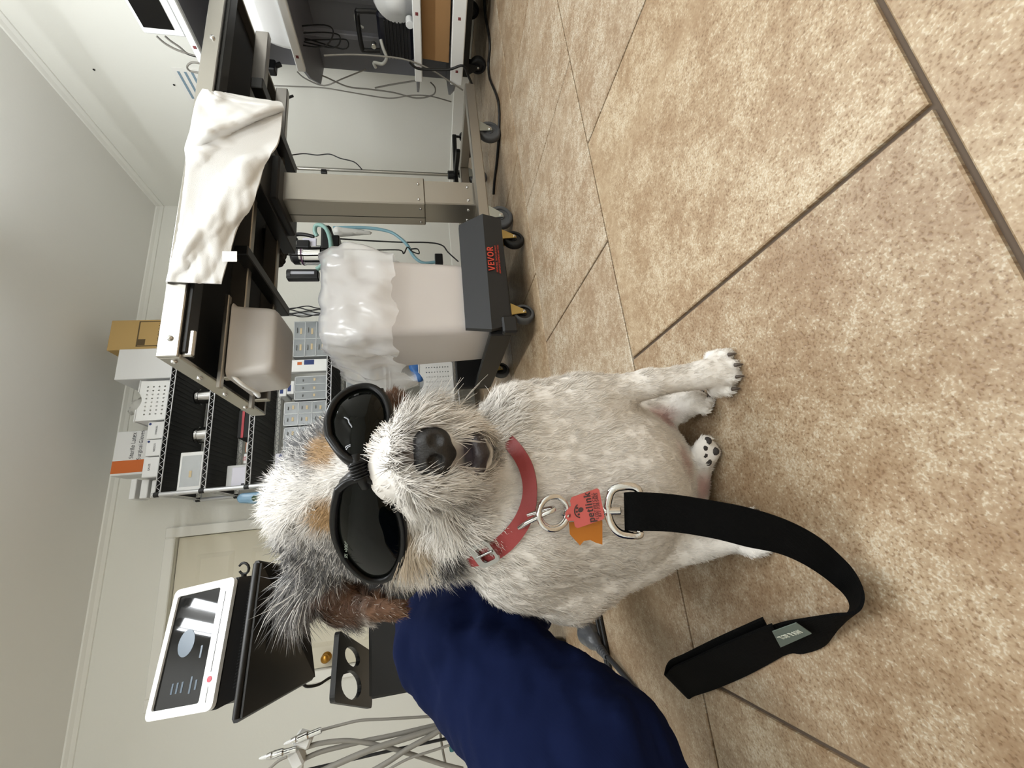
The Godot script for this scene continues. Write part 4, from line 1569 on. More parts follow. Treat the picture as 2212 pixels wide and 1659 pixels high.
func table_things() -> void:
	# towel over the front rail
	var tw := thing("towel", "white terry towel draped over the front rail of the steel table", "towel", Vector3(1.2, 0.9, -1.14))
	var top := [[440, 194], [428, 215], [420, 245], [414, 280], [408, 300], [402, 322], [405, 345], [402, 390], [396, 440], [388, 500], [378, 545], [368, 585], [362, 609]]
	var bot := [[500, 205], [560, 216], [604, 222], [612, 232], [610, 250], [606, 290], [598, 318], [574, 350], [560, 400], [540, 450], [515, 490], [498, 545], [478, 614]]
	var nz := noise(61, 5.0, 3)
	var fine := noise(62, 26.0, 2)
	var A := []
	var B := []
	for i in top.size():
		A.append(Vector3(top[i][0], top[i][1], 0))
		B.append(Vector3(bot[i][0], bot[i][1], 0))
	A = curve(A, 6)
	B = curve(B, 6)
	var cols := A.size()
	var rows := 26
	var grid := []
	for j in rows + 9:
		var row := []
		for i in cols:
			var s := float(i) / (cols - 1)
			var p: Vector3
			if j < 9:
				# part that lies on the table top
				var e := onz(A[i].x, A[i].y, -1.128)
				var k := 1.0 - j / 9.0
				p = Vector3(e.x, TY + 0.012 + 0.012 * nz.get_noise_2d(s * 8.0, k * 2.0), -1.145 - 0.26 * k)
			else:
				var v := float(j - 9) / (rows - 1)
				var q: Vector3 = A[i].lerp(B[i], v)
				var fold := nz.get_noise_2d(s * 0.55 + v * 0.12, v * 0.14) * 0.030 + nz.get_noise_2d(s * 1.3 - v * 0.4 + 3.0, v * 0.3) * 0.010
				fold += 0.020 * exp(-pow((s - 0.34 + v * 0.10) * 18.0, 2.0)) + 0.016 * exp(-pow((s - 0.92 + v * 0.42) * 13.0, 2.0)) + 0.010 * exp(-pow((s - 0.99 + v * 0.30) * 16.0, 2.0)) - 0.012 * exp(-pow((s - 0.42 + v * 0.08) * 22.0, 2.0))
				p = onz(q.x, q.y, -1.128 + 0.006 * sin(v * PI) + maxf(fold, -0.006) * smoothstep(0.0, 0.25, v + 0.05))
			row.append(p)
		grid.append(row)
	cloth("cloth", grid, M.towel, tw, 0.004)
	var tg := S()
	var tp := onz(496, 554, -1.10)
	plate(tg, tp, (RT + Vector3(0, 0, 0)).normalized(), -DN, rrect(-0.014, -0.02, 0.014, 0.02, 0.001), 0.0008)
	part(tg, "care_label", M.label_white, tw)
	# grey plastic tub in a rack under the table
	var tb := thing("plastic_tub", "grey plastic tub hung under the left end of the steel table", "tub", Vector3(0.59, 0.78, -1.35))
	var st := S()
	var o := []
	for k in 7:
		var h: float = [0.0, 0.004, 0.014, 0.035, 0.10, 0.150, 0.158][k]
		var g: float = [-0.022, -0.012, -0.006, -0.003, 0.0, 0.003, 0.010][k]
		var ring := rrect(-0.114 - g, -0.10 - g, 0.114 + g, 0.10 + g, 0.022, 5)
		var row := []
		for q in ring:
			row.append(Vector3(0.612 + q.x, 0.826 + h * 0.78, -1.41 + q.y))
		row.append(row[0])
		o.append(row)
	grid_mesh(st, o, true)
	var c := Vector3(0.612, 0.826, -1.41)
	for i in o[0].size() - 1:
		tri(st, c, o[0][i], o[0][i + 1])
	part(st, "tub_body", M.grey_tub, tb)
	var hs := S()
	tube(hs, curve([Vector3(0.500, 0.942, -1.33), Vector3(0.476, 0.918, -1.35), Vector3(0.470, 0.902, -1.41), Vector3(0.476, 0.918, -1.47), Vector3(0.500, 0.942, -1.49)], 4), 0.006, 8)
	part(hs, "handle", M.white_gloss, tb)
	for z in [-1.295, -1.525]:
		var rs := S()
		box(rs, Vector3(0.60, 0.958, z), Vector3(0.30, 0.012, 0.02), 0.002)
		part(rs, "hanger_rail", M.steel_brushed, tb)
	# black bag bundled under the middle of the table
	var f := Field.new(Vector3(0.85, 0.72, -1.75), Vector3(1.28, 1.02, -1.25), 0.011)
	f.bone(dp(560, 500, 1.85), dp(540, 590, 1.80), 0.06, 0.05, 0.03)
	f.bone(dp(600, 510, 1.88), dp(590, 560, 1.86), 0.045, 0.05, 0.03)
	f.bone(dp(612, 480, 1.88), dp(640, 500, 1.88), 0.018, 0.010, 0.02)
	var net := f.mesh()
	var n2 := noise(71, 22.0, 3)
	for i in net[0].size():
		var p: Vector3 = net[0][i]
		net[0][i] = p + net[2][i] * n2.get_noise_3dv(p) * 0.02
	var cr := SurfaceTool.new()
	cr.create_from(mesh_of(net), 0)
	cr.generate_normals()
	tag(put(cr.commit(), "black_bag", M.bag_black), "crumpled black plastic bag bundled under the steel tabletop", "bag")
	# cords hanging at the clamp and below the bag
	var lt := get_node("lift_table")
	cord("power_cord", "thin black cord hanging straight below the black bag under the table", "cord", [dp(600, 535, 1.9), dp(700, 537, 1.9), dp(800, 540, 1.9), dp(862, 540, 1.9), dp(872, 548, 1.9), dp(880, 534, 1.9), dp(890, 543, 1.9), dp(905, 548, 1.9), dp(902, 538, 1.9), dp(888, 538, 1.9)], 0.003, M.cable_black, "", lt)
	cord("power_cord", "thin black cord hanging beside the pump under the table", "cord", [dp(590, 548, 1.9), dp(650, 552, 1.92), dp(720, 551, 1.92)], 0.003, M.cable_black, "", lt)
	cord("power_cord", "thin black cord bowed out above the chrome stand pole", "cord", [dp(618, 337, 2.35), dp(655, 332, 2.4), dp(685, 335, 2.4), dp(712, 333, 2.4), dp(735, 342, 2.4), dp(765, 350, 2.4), dp(782, 366, 2.4)], 0.003, M.cable_black, "", lt)

# grid of points to a smooth skin with thickness-free double faces
func grid_mesh(st: SurfaceTool, g: Array, flip := false) -> void:
	st.set_smooth_group(0)
	for j in g.size() - 1:
		for i in g[0].size() - 1:
			if flip:
				quad(st, g[j][i + 1], g[j][i], g[j + 1][i], g[j + 1][i + 1])
			else:
				quad(st, g[j][i], g[j][i + 1], g[j + 1][i + 1], g[j + 1][i])
func cloth(called: String, g: Array, m: Material, parent: Node, th: float) -> MeshInstance3D:
	# front skin, back skin a little behind it, and the hem between
	var R := g.size()
	var C: int = g[0].size()
	var back := []
	for j in R:
		var row := []
		for i in C:
			var du: Vector3 = g[j][mini(i + 1, C - 1)] - g[j][maxi(i - 1, 0)]
			var dv: Vector3 = g[mini(j + 1, R - 1)][i] - g[maxi(j - 1, 0)][i]
			row.append(g[j][i] + du.cross(dv).normalized() * th)
		back.append(row)
	var st := S()
	st.set_smooth_group(1)
	for j in R - 1:
		for i in C - 1:
			st.set_smooth_group(1)
			quad(st, g[j][i + 1], g[j][i], g[j + 1][i], g[j + 1][i + 1])
			st.set_smooth_group(2)
			quad(st, back[j][i], back[j][i + 1], back[j + 1][i + 1], back[j + 1][i])
	st.set_smooth_group(-1)
	for j in R - 1:
		quad(st, g[j][0], back[j][0], back[j + 1][0], g[j + 1][0])
		quad(st, back[j][C - 1], g[j][C - 1], g[j + 1][C - 1], back[j + 1][C - 1])
	for i in C - 1:
		quad(st, back[0][i], g[0][i], g[0][i + 1], back[0][i + 1])
		quad(st, g[R - 1][i], back[R - 1][i], back[R - 1][i + 1], g[R - 1][i + 1])
	return part(st, called, m, parent)

# ---------------------------------------------------------------- trash can on its dolly
func trash() -> void:
	var bx0 := 0.60
	var bx1 := 0.865
	var zf := -1.285
	var zb := -1.565
	var can := thing("trash_can", "tall slim off-white plastic trash can standing in a black dolly", "trash can", Vector3(0.73, 0.10, -1.42))
	var rows := []
	for k in 6:
		var h: float = [0.10, 0.112, 0.30, 0.50, 0.655, 0.66][k]
		var g: float = [-0.01, 0.0, 0.010, 0.020, 0.028, 0.034][k]
		var row := []
		for q in rrect(bx0 + 0.006 - g * 0.6, zb - g, bx1 - 0.006 + g * 0.6, zf + g, 0.03, 5):
			row.append(Vector3(q.x, h, q.y))
		row.append(row[0])
		rows.append(row)
	var st := S()
	grid_mesh(st, rows, true)
	for i in rows[0].size() - 1:
		tri(st, Vector3(0.73, 0.10, -1.42), rows[0][i], rows[0][i + 1])
	part(st, "can_body", M.can, can)
	# clear bag folded over the rim
	var bag := thing("trash_bag", "clear crinkled plastic bag lining the trash can and folded over its rim", "bag", Vector3(0.73, 0.5, -1.42))
	var nz := noise(81, 7.0, 3)
	var nf := noise(82, 5.0, 3)
	nf.fractal_type = FastNoiseLite.FRACTAL_RIDGED
	var g2 := []
	var ring := rrect(bx0 - 0.028, zb - 0.05, bx1 + 0.006, zf + 0.05, 0.035, 7)
	var fine := []
	for i in ring.size():
		var a := ring[i]
		var b := ring[(i + 1) % ring.size()]
		var n := maxi(1, int(a.distance_to(b) / 0.011))
		for k in n:
			fine.append(a.lerp(b, float(k) / n))
	fine.append(fine[0])
	var m := Vector2(0.73, -1.42)
	for j in 17:
		var row := []
		for i in fine.size():
			var q: Vector2 = fine[i]
			var v := (j - 5) / 11.0
			var out := (q - m).normalized()
			var ang := atan2(q.y - m.y, q.x - m.x)
			var front := smoothstep(-0.2, 0.9, out.y) 
			var low := 0.46 - 0.03 * nz.get_noise_2d(cos(ang) * 0.25, sin(ang) * 0.25) * 1.5
			# sags low at the back left corner
			low -= 0.06 * smoothstep(0.0, 0.7, -out.x) * smoothstep(-0.2, 0.8, -out.y)
			var y: float
			var o: float
			if j < 5:
				y = 0.668 - 0.07 * (5 - j) * 0.5
				o = -0.045 + 0.008 * j
			else:
				y = lerpf(0.680 + 0.015 * nz.get_noise_2d(q.x * 1.2, q.y * 1.2), low, v)
				o = 0.010 + 0.018 * sin(v * PI * 0.8)
			var wr := nf.get_noise_3d(q.x * 1.2, y * 0.45, q.y * 1.2) * 0.022 + nz.get_noise_3d(q.x * 0.9, y * 1.6, q.y * 0.9) * 0.022
			if j >= 5:
				o += 0.05 * smoothstep(0.0, 0.6, -out.x) * smoothstep(0.2, 0.9, -out.y) * sin(v * PI * 0.75)
				o += wr * smoothstep(-0.1, 0.35, v)
			row.append(Vector3(q.x + out.x * o, y, q.y + out.y * o))
		g2.append(row)
	var bs := S()
	grid_mesh(bs, g2, false)
	part(bs, "film", M.bag_clear, bag)
	# dolly
	var d := thing("trash_dolly", "black plastic dolly with red lettering and four casters under the trash can", "dolly", Vector3(0.76, 0, -1.55))
	var dx0 := 0.575
	var dx1 := 1.02
	# sloped front wall
	var fw := S()
	var pf := [Vector3(dx0 + 0.03, 0.238, -1.262), Vector3(dx1 - 0.015, 0.232, -1.262), Vector3(dx1 + 0.005, 0.150, -1.225), Vector3(dx0 + 0.005, 0.160, -1.225), Vector3(dx0 + 0.02, 0.096, -1.228), Vector3(dx1 - 0.01, 0.086, -1.228)]
	var th := Vector3(0, 0, -0.02)
	quad(fw, pf[3], pf[2], pf[1], pf[0])
	quad(fw, pf[0] + th, pf[1] + th, pf[2] + th, pf[3] + th)
	quad(fw, pf[0], pf[1], pf[1] + th, pf[0] + th)
	quad(fw, pf[3] + th, pf[3], pf[0], pf[0] + th)
	quad(fw, pf[2], pf[2] + th, pf[1] + th, pf[1])
	part(fw, "front_slope", M.charcoal, d)
	var fp := S()
	quad(fp, pf[4], pf[5], pf[2], pf[3])
	quad(fp, pf[3] + th, pf[2] + th, pf[5] + th, pf[4] + th)
	quad(fp, pf[4] + th, pf[4], pf[3], pf[3] + th)
	quad(fp, pf[5], pf[5] + th, pf[2] + th, pf[2])
	quad(fp, pf[4] + th, pf[5] + th, pf[5], pf[4])
	part(fp, "front_panel", M.black_plastic, d)
	for s in [[0.582, 0.02], [1.008, 0.02]]:
		var sw := S()
		box(sw, Vector3(s[0], 0.125, -1.535), Vector3(s[1], 0.075, 0.56), 0.004)
		part(sw, "side_wall", M.black_plastic, d)
	var bw := S()
	var wb := [Vector3(dx0, 0.09, -1.84), Vector3(dx1, 0.09, -1.84), Vector3(dx1, 0.235, -1.82), Vector3(dx0, 0.235, -1.82)]
	box(bw, Vector3((dx0 + dx1) * 0.5, 0.165, -1.83), Vector3(dx1 - dx0, 0.15, 0.025), 0.006)
	part(bw, "back_wall", M.black_plastic, d)
	var pl := S()
	box(pl, Vector3((dx0 + dx1) * 0.5, 0.0915, -1.535), Vector3(dx1 - dx0 - 0.04, 0.015, 0.58), 0.003)
	part(pl, "platform", M.black_plastic, d)
	var tb := S()
	box(tb, Vector3(dx0 + 0.02, 0.10, -1.232), Vector3(0.06, 0.05, 0.03), 0.006)
	part(tb, "corner_latch", M.black_plastic, d)
	for p in [Vector3(0.655, 0, -1.275), Vector3(0.955, 0, -1.275), Vector3(0.645, 0, -1.80), Vector3(0.955, 0, -1.80)]:
		caster(d, p, 0.038, 0.026, 0.25, M.yellow_zinc, M.black_rubber if p.x > 0.8 else M.grey_rubber, M.black_plastic)
	var tc := onz(1062, 560, -1.226)
	letters("VEVOR", 0.0225, Vector3(tc.x, tc.y + 0.003, -1.2225), Vector3(1, -0.02, 0), Vector3.UP, "lettering", M.vevor_red, d, 0.001, "Droid Sans", 700)
	letters("INDUSTRIAL TRASH CAN DOLLY", 0.0056, Vector3(tc.x, tc.y - 0.016, -1.2235), Vector3(1, -0.02, 0), Vector3.UP, "lettering", M.vevor_red, d, 0.001)
	letters("HEAVY DUTY EQUIPMENT AND TOOLS", 0.005, Vector3(tc.x, tc.y - 0.025, -1.224), Vector3(1, -0.02, 0), Vector3.UP, "lettering", M.vevor_red, d, 0.001)

# ---------------------------------------------------------------- wire shelving
const SX0 := 0.345
const SX1 := 1.45
const SZ0 := -2.75
const SZ1 := -3.20
const SHELF := [1.872, 1.648, 1.417, 0.983, 0.619, 0.174]
func truss(st: SurfaceTool, a: Vector3, b: Vector3) -> void:
	var h := Vector3(0, 0.013, 0)
	tube(st, [a + h, b + h], 0.0032, 5)
	tube(st, [a - h, b - h], 0.0032, 5)
	var n := int(a.distance_to(b) / 0.021)
	var z := []
	for i in n + 1:
		z.append(a.lerp(b, float(i) / n) + (h if i % 2 == 0 else -h) * 0.9)
	tube(st, z, 0.0022, 4)
func shelving() -> void:
	var t := thing("wire_shelving", "tall chrome wire shelving unit with dark liners standing against the back wall", "shelving", Vector3(0.9, 0, -2.97))
	for p in [[SX0, SZ0], [SX1, SZ0], [SX0, SZ1], [SX1, SZ1]]:
		var st := S()
		cyl(st, Vector3(p[0], 0.012, p[1]), Vector3(p[0], 1.90, p[1]), 0.0127, 12, 0.003)
		cyl(st, Vector3(p[0], 0.0, p[1]), Vector3(p[0], 0.014, p[1]), 0.018, 10, 0.002)
		var post := part(st, "post", M.wire_chrome, t)
		for y in SHELF:
			var cs := S()
			cyl(cs, Vector3(p[0], y - 0.012, p[1]), Vector3(p[0], y + 0.016, p[1]), 0.0145, 12, 0.002)
			part(cs, "sleeve", M.black_plastic, post)
	for y in SHELF:
		var st := S()
		truss(st, Vector3(SX0, y, SZ0), Vector3(SX1, y, SZ0))
		truss(st, Vector3(SX0, y, SZ1), Vector3(SX1, y, SZ1))
		truss(st, Vector3(SX0, y, SZ0), Vector3(SX0, y, SZ1))
		truss(st, Vector3(SX1, y, SZ0), Vector3(SX1, y, SZ1))
		var sh := part(st, "shelf", M.wire_chrome, t)
		var ws := S()
		var x := SX0 + 0.028
		while x < SX1 - 0.01:
			tube(ws, [Vector3(x, y + 0.0135, SZ0), Vector3(x, y + 0.0135, SZ1)], 0.0015, 3)
			x += 0.028
		part(ws, "deck_wires", M.black_steel, sh)  # black colour stands in for the shadow on the wires under the shelf
		var ls := S()
		box(ls, Vector3((SX0 + SX1) * 0.5, y + 0.0168, (SZ0 + SZ1) * 0.5), Vector3(SX1 - SX0 - 0.03, 0.003, SZ0 - SZ1 - 0.012))
		part(ls, "liner", M.liner, sh)

# box standing on a surface, placed by its front face in the photograph
func carton(called: String, label: String, category: String, px0: float, py0: float, px1: float, py1: float, zf: float, depth: float, m: Material, floor_y: float, group := "", mesh_name := "carton") -> Dictionary:
	var cx := (px0 + px1) * 0.5
	var cy := (py0 + py1) * 0.5
	var l := onz(cx, py1, zf).x
	var r := onz(cx, py0, zf).x
	var tp := onz(px0, cy, zf).y
	var bt := floor_y if floor_y > -1.0 else onz(px1, cy, zf).y
	var c := Vector3((l + r) * 0.5, (tp + bt) * 0.5, zf - depth * 0.5)
	var s := Vector3(r - l, tp - bt, depth)
	var t := thing(called, label, category, Vector3(c.x, bt, c.z), group)
	if m != null:
		var st := S()
		box(st, c, s, 0.003)
		part(st, mesh_name, m, t)
	return {"t": t, "c": c, "s": s, "f": Vector3(c.x, c.y, zf), "l": l, "r": r, "b": bt, "u": tp}
func patch(d: Dictionary, u0: float, v0: float, u1: float, v1: float, m: Material, called: String, out := 0.0012) -> void:
	# printed panel on the front face; u to the right, v up, both 0..1
	var st := S()
	var x0: float = lerpf(d.l, d.r, u0)
	var x1: float = lerpf(d.l, d.r, u1)
	var y0: float = lerpf(d.b, d.u, v0)
	var y1: float = lerpf(d.b, d.u, v1)
	box(st, Vector3((x0 + x1) * 0.5, (y0 + y1) * 0.5, d.f.z + out * 0.5 - 0.0004), Vector3(x1 - x0, y1 - y0, out))
	part(st, called, m, d.t)
func print_on(d: Dictionary, text: String, u: float, v: float, h: float, m: Material) -> void:
	letters(text, h, Vector3(lerpf(d.l, d.r, u), lerpf(d.b, d.u, v), d.f.z + 0.0008), Vector3.RIGHT, Vector3.UP, "lettering", m, d.t, 0.0006)

func basket(called: String, label: String, px0: float, py0: float, px1: float, py1: float, zf: float, depth: float, y: float, rowsn: int, colsn: int) -> void:
	var d := carton(called, label, "basket", px0, py0, px1, py1, zf, depth, null, y)
	var w: float = d.s.x
	var h: float = d.s.y
	var holes := []
	var hr := minf(w / colsn, h / rowsn) * 0.17
	for i in rowsn:
		for j in colsn:
			holes.append(disc((j - (colsn - 1) * 0.5) * w * 0.78 / colsn, (i - (rowsn - 1) * 0.5) * h * 0.72 / rowsn - h * 0.04, hr, hr, 8))
	# dipped hand hold in the top edge
	var o := PackedVector2Array()
	o.append(Vector2(-w * 0.5, h * 0.5))
	for k in 9:
		var a := k / 8.0
		o.append(Vector2(-w * 0.22 + w * 0.44 * a, h * 0.5 - h * 0.13 * sin(a * PI)))
	o.append_array(PackedVector2Array([Vector2(w * 0.5, h * 0.5), Vector2(w * 0.47, -h * 0.44), Vector2(w * 0.42, -h * 0.5), Vector2(-w * 0.42, -h * 0.5), Vector2(-w * 0.47, -h * 0.44)]))
	for z in [zf - 0.002, zf - depth + 0.002]:
		var st := S()
		plate(st, Vector3(d.c.x, d.c.y, z), Vector3.RIGHT, Vector3.UP, o.duplicate(), 0.003, holes.duplicate(true) if z == zf - 0.002 else [])
		part(st, "perforated_side" if z == zf - 0.002 else "back_side", M.white_plastic, d.t)
	for s in [-1, 1]:
		var st := S()
		box(st, Vector3(d.c.x + s * w * 0.485, d.c.y, d.c.z), Vector3(0.003, h * 0.96, depth), 0.0)
		part(st, "end_side", M.white_plastic, d.t)
	var b := S()
	box(b, Vector3(d.c.x, d.b + 0.003, d.c.z), Vector3(w * 0.9, 0.003, depth - 0.004))
	part(b, "bottom", M.white_plastic, d.t)
	# rolled rim
	var rm := S()
	tube(rm, [Vector3(d.l, d.u, zf + 0.001), Vector3(d.l + w * 0.28, d.u, zf + 0.001)], 0.004, 6)
	tube(rm, [Vector3(d.r - w * 0.28, d.u, zf + 0.001), Vector3(d.r, d.u, zf + 0.001), Vector3(d.r, d.u, zf - depth), Vector3(d.l, d.u, zf - depth), Vector3(d.l, d.u, zf + 0.001)], 0.004, 6)
	part(rm, "rim", M.white_plastic, d.t)

func organizer(label: String, px0: float, py0: float, px1: float, py1: float, zf: float, depth: float, y: float, rowsn: int, colsn: int, seed_: int) -> void:
	var d := carton("drawer_organizer", label, "organizer", px0, py0, px1, py1, zf, depth, null, y, "clear drawer organizers")
	var t: Node3D = d.t
	var w: float = d.s.x
	var h: float = d.s.y
	var fr := 0.006
	var cs := S()
	box(cs, Vector3(d.c.x, d.b + h * 0.5, zf - depth + 0.002), Vector3(w, h, 0.004))
	for s in [-1, 1]:
		box(cs, Vector3(d.c.x + s * (w * 0.5 - 0.002), d.c.y, d.c.z), Vector3(0.004, h, depth))
		box(cs, Vector3(d.c.x, d.c.y + s * (h * 0.5 - 0.002), d.c.z), Vector3(w, 0.004, depth))
	part(cs, "case", M.drawer_case, t)
	var r := RandomNumberGenerator.new()
	r.seed = seed_
	for i in rowsn:
		for j in colsn:
			var cw := (w - fr) / colsn
			var chh := (h - fr) / rowsn
			var c := Vector3(d.l + fr * 0.5 + cw * (j + 0.5), d.b + fr * 0.5 + chh * (i + 0.5), zf)
			var ds := S()
			box(ds, c + Vector3(0, 0, -0.002), Vector3(cw - fr * 0.6, chh - fr * 0.6, 0.003), 0.001)
			box(ds, c + Vector3(0, -chh * 0.5 + fr, -depth * 0.48), Vector3(cw - fr, 0.002, depth * 0.9))
			var dr := part(ds, "drawer", M.drawer_front, t)
			var ps := S()
			box(ps, c + Vector3(0, chh * 0.25, 0.003), Vector3(cw * 0.3, 0.006, 0.008), 0.002)
			part(ps, "pull", M.drawer_case, dr)
			var lb := S()
			box(lb, c + Vector3(r.randf_range(-0.1, 0.1) * cw, -chh * 0.12, 0.0005), Vector3(cw * 0.34, 0.012, 0.0015))
			part(lb, "label", M.beige_label, dr)
			# what is kept in the drawer
			if r.randf() < 0.75:
				var it := S()
				box(it, c + Vector3(r.randf_range(-0.1, 0.1) * cw, -chh * 0.18, -0.035), Vector3(cw * r.randf_range(0.4, 0.7), chh * r.randf_range(0.3, 0.6), 0.03), 0.003, Basis(Vector3(0, 0, 1), r.randf_range(-0.3, 0.3)))
				part(it, "contents", M.label_white if r.randf() < 0.6 else M.grey_plastic, dr)
	# stiles and rails between the drawers
	var ss := S()
	for j in colsn + 1:
		box(ss, Vector3(lerpf(d.l + fr * 0.5, d.r - fr * 0.5, float(j) / colsn), d.c.y, zf - 0.004), Vector3(fr * 0.7, h, 0.01))
	for i in rowsn + 1:
		box(ss, Vector3(d.c.x, lerpf(d.b + fr * 0.5, d.u - fr * 0.5, float(i) / rowsn), zf - 0.004), Vector3(w, fr * 0.7, 0.01))
	part(ss, "divider_frame", M.drawer_frame, t)

func shelf_things() -> void:
	var y1: float = SHELF[0] + 0.0185
	var y2: float = SHELF[1] + 0.0185
	var y3: float = SHELF[2] + 0.0185
	var y4: float = SHELF[3] + 0.0185
	var y5: float = SHELF[4] + 0.0185
	var y6: float = SHELF[5] + 0.0185
	# top shelf
	var d := carton("cardboard_box", "tan cardboard box with dark bordered label on top of the wire shelving", "box", 236, 691, 372, 755, -2.82, 0.24, M.card, y1)
	patch(d, 0.10, 0.02, 0.95, 0.62, M.card_dark, "label_border", 0.001)
	patch(d, 0.13, 0.04, 0.92, 0.60, M.card, "label_panel", 0.0016)
	patch(d, 0.14, 0.50, 0.34, 0.60, M.card_dark, "label_mark", 0.0022)
	print_on(d, "SURGICAL", 0.50, 0.30, 0.030, M.card_dark)
	print_on(d, "TOWELS", 0.50, 0.19, 0.016, M.card_dark)
	d = carton("foam_box", "plain white foam box between the cardboard box and the perforated basket", "box", 252, 753, 374, 818, -2.79, 0.26, M.white_card, y1)
	basket("storage_basket", "white perforated plastic basket on top of the wire shelving", 297, 822, 372, 908, -2.775, 0.19, y1, 4, 8)
	var bf := Field.new(Vector3(0.70, 1.86, -3.14), Vector3(1.05, 2.32, -2.82), 0.013)
	bf.bone(onz(310, 878, -3.05), onz(345, 874, -3.05), 0.055, 0.06, 0.03)
	bf.bone(onz(284, 887, -3.05), onz(310, 878, -3.05), 0.02, 0.05, 0.03)
	var bn := bf.mesh()
	var nz := noise(90, 30.0, 3)
	for i in bn[0].size():
		bn[0][i] += bn[2][i] * nz.get_noise_3dv(bn[0][i]) * 0.02
	tag(put(mesh_of(bn), "plastic_sack", M.bag_white), "pale translucent plastic sack sticking out of the perforated basket", "bag")
	d = carton("glove_box", "white supply box with round blue dot next to the perforated basket", "box", 318, 911, 366, 947, -2.765, 0.12, M.white_card, y1)
	blue_dot(d, 0.88, 0.86)
	print_on(d, "SYRINGES", 0.5, 0.45, 0.009, M.ink_dark)
	d = carton("glove_box", "white supply box with blue dot standing left of its twin below the orange box", "box", 315, 949, 362, 984, -2.765, 0.12, M.white_card, y1)
	blue_dot(d, 0.88, 0.86)
	print_on(d, "NEEDLES", 0.5, 0.45, 0.009, M.ink_dark)
	d = carton("suture_box", "white box with broad orange band standing tall behind the small supply boxes", "box", 246, 930, 362, 1024, -2.93, 0.15, M.white_card, y1)
	patch(d, 0.05, 0.0, 0.33, 1.0, M.orange_ink, "orange_band")
	print_on(d, "Sterile Latex", 0.66, 0.72, 0.022, M.ink_dark)
	print_on(d, "Surgical Gloves", 0.66, 0.60, 0.020, M.ink_dark)
	d = carton("gauze_box", "small white box with printed lines beneath the orange banded box", "box", 308, 987, 358, 1030, -2.765, 0.11, M.white_card, y1)
	print_on(d, "GAUZE", 0.5, 0.6, 0.010, M.ink_dark)
	for k in 3:
		carton("white_carton", ["lowest plain white carton in the stack at the shelving's end post", "middle plain white carton in the stack at the shelving's end post", "topmost plain white carton in the stack at the shelving's end post"][k], "box", 326 - k * 23, 1037 - k * 1.0, 350 - k * 24, 1074 + k * 2.0, -2.80, 0.13, M.white_card, y1 + k * 0.0605 if k > 0 else y1, "stack of plain cartons")
	# second shelf
	for c in [[[414, 836, 456, 866], "shiny steel canister standing on the second shelf behind the table corner"], [[413, 918, 459, 953], "shiny steel canister with an orange note beside it on the second shelf"]]:
		var q: Array = c[0]
		var dd := carton("steel_canister", c[1], "canister", q[0], q[1], q[2], q[3], -2.86, 0.1, null, y2, "steel canisters")
		var st := S()
		var r: float = dd.s.x * 0.5
		var h: float = dd.s.y
		lathe(st, Vector3(dd.c.x, y2, -2.92), Vector3.UP, [Vector2(0, 0), Vector2(r, 0), Vector2(r, h * 0.82), Vector2(r * 1.04, h * 0.83), Vector2(r * 1.04, h * 0.93), Vector2(r * 0.95, h), Vector2(0, h)], 20)
		part(st, "can_body", M.chrome, dd.t)
	carton("orange_note", "small orange paper note standing on the second shelf", "note", 447, 900, 461, 921, -2.80, 0.004, M.orange_ink, y2)
	d = carton("clear_front_case", "white case with clear front leaning on the second shelf near the end post", "case", 386, 976, 452, 1058, -2.77, 0.09, M.white_plastic, y2)
	patch(d, 0.10, 0.10, 0.90, 0.90, M.drawer_front, "clear_window", 0.003)
	patch(d, 0.33, 0.44, 0.50, 0.55, M.beige_label, "label", 0.004)
	# third shelf
	var rp := carton("zip_pouch", "black zip pouch with red edge lying on the third shelf", "pouch", 514, 886, 552, 945, -2.80, 0.16, M.black_matte, y3)
	patch(rp, 0.0, 0.55, 0.97, 0.72, M.red, "red_piping", 0.004)
	d = carton("pill_box", "small white box with red stripe on the third shelf beside the pouch", "box", 531, 955, 555, 976, -2.77, 0.07, M.white_card, y3)
	patch(d, 0.0, 0.82, 1.0, 1.0, M.orange_ink, "stripe")
	d = carton("pill_box", "small white box with red print and tilted card on the third shelf", "box", 526, 979, 556, 1000, -2.77, 0.07, M.white_card, y3)
	patch(d, 0.05, 0.0, 1.0, 0.25, M.red, "stripe")
	print_on(d, "RX", 0.5, 0.6, 0.018, M.red)
	d = carton("supply_carton", "pale lilac white carton at the end of the third shelf", "box", 500, 1008, 555, 1053, -2.77, 0.12, M.lilac_card, y3)
	patch(d, 0.05, 0.05, 0.2, 0.3, M.ink_dark, "barcode")
	carton("supply_carton", "grey white carton behind the lilac carton on the third shelf", "box", 489, 1004, 553, 1052, -2.92, 0.1, M.white_card, y3)
	# fourth shelf: clear drawers
	organizer("clear drawer organizer with big drawers beside the hanging bag of tubes", 634, 694, 712, 770, -2.77, 0.18, y4, 3, 2, 3)
	organizer("three column clear organizer right of the small blue and white boxes", 636, 812, 708, 863, -2.77, 0.18, y4, 1, 3, 5)
	organizer("clear drawer organizer between two other organizers on the fourth shelf", 613, 867, 706, 918, -2.77, 0.18, y4, 3, 2, 7)
	organizer("clear drawer organizer next to the white box with a blue dot on the fourth shelf", 612, 921, 704, 972, -2.77, 0.18, y4, 3, 2, 8)
	for k in [[[620, 823, 635.5, 851], "slim white box with blue spine lying directly on the three column organizer"], [[603.5, 827, 619, 856], "slim white box with blue spine topping the pair on the three column organizer"]]:
		var q: Array = k[0]
		var dd := carton("slim_box", k[1], "box", q[0], q[1], q[2], q[3], -2.79, 0.12, M.white_card, -2.0, "slim boxes")
		patch(dd, 0.2, 0.45, 0.7, 0.9, M.ink_blue, "blue_spine")
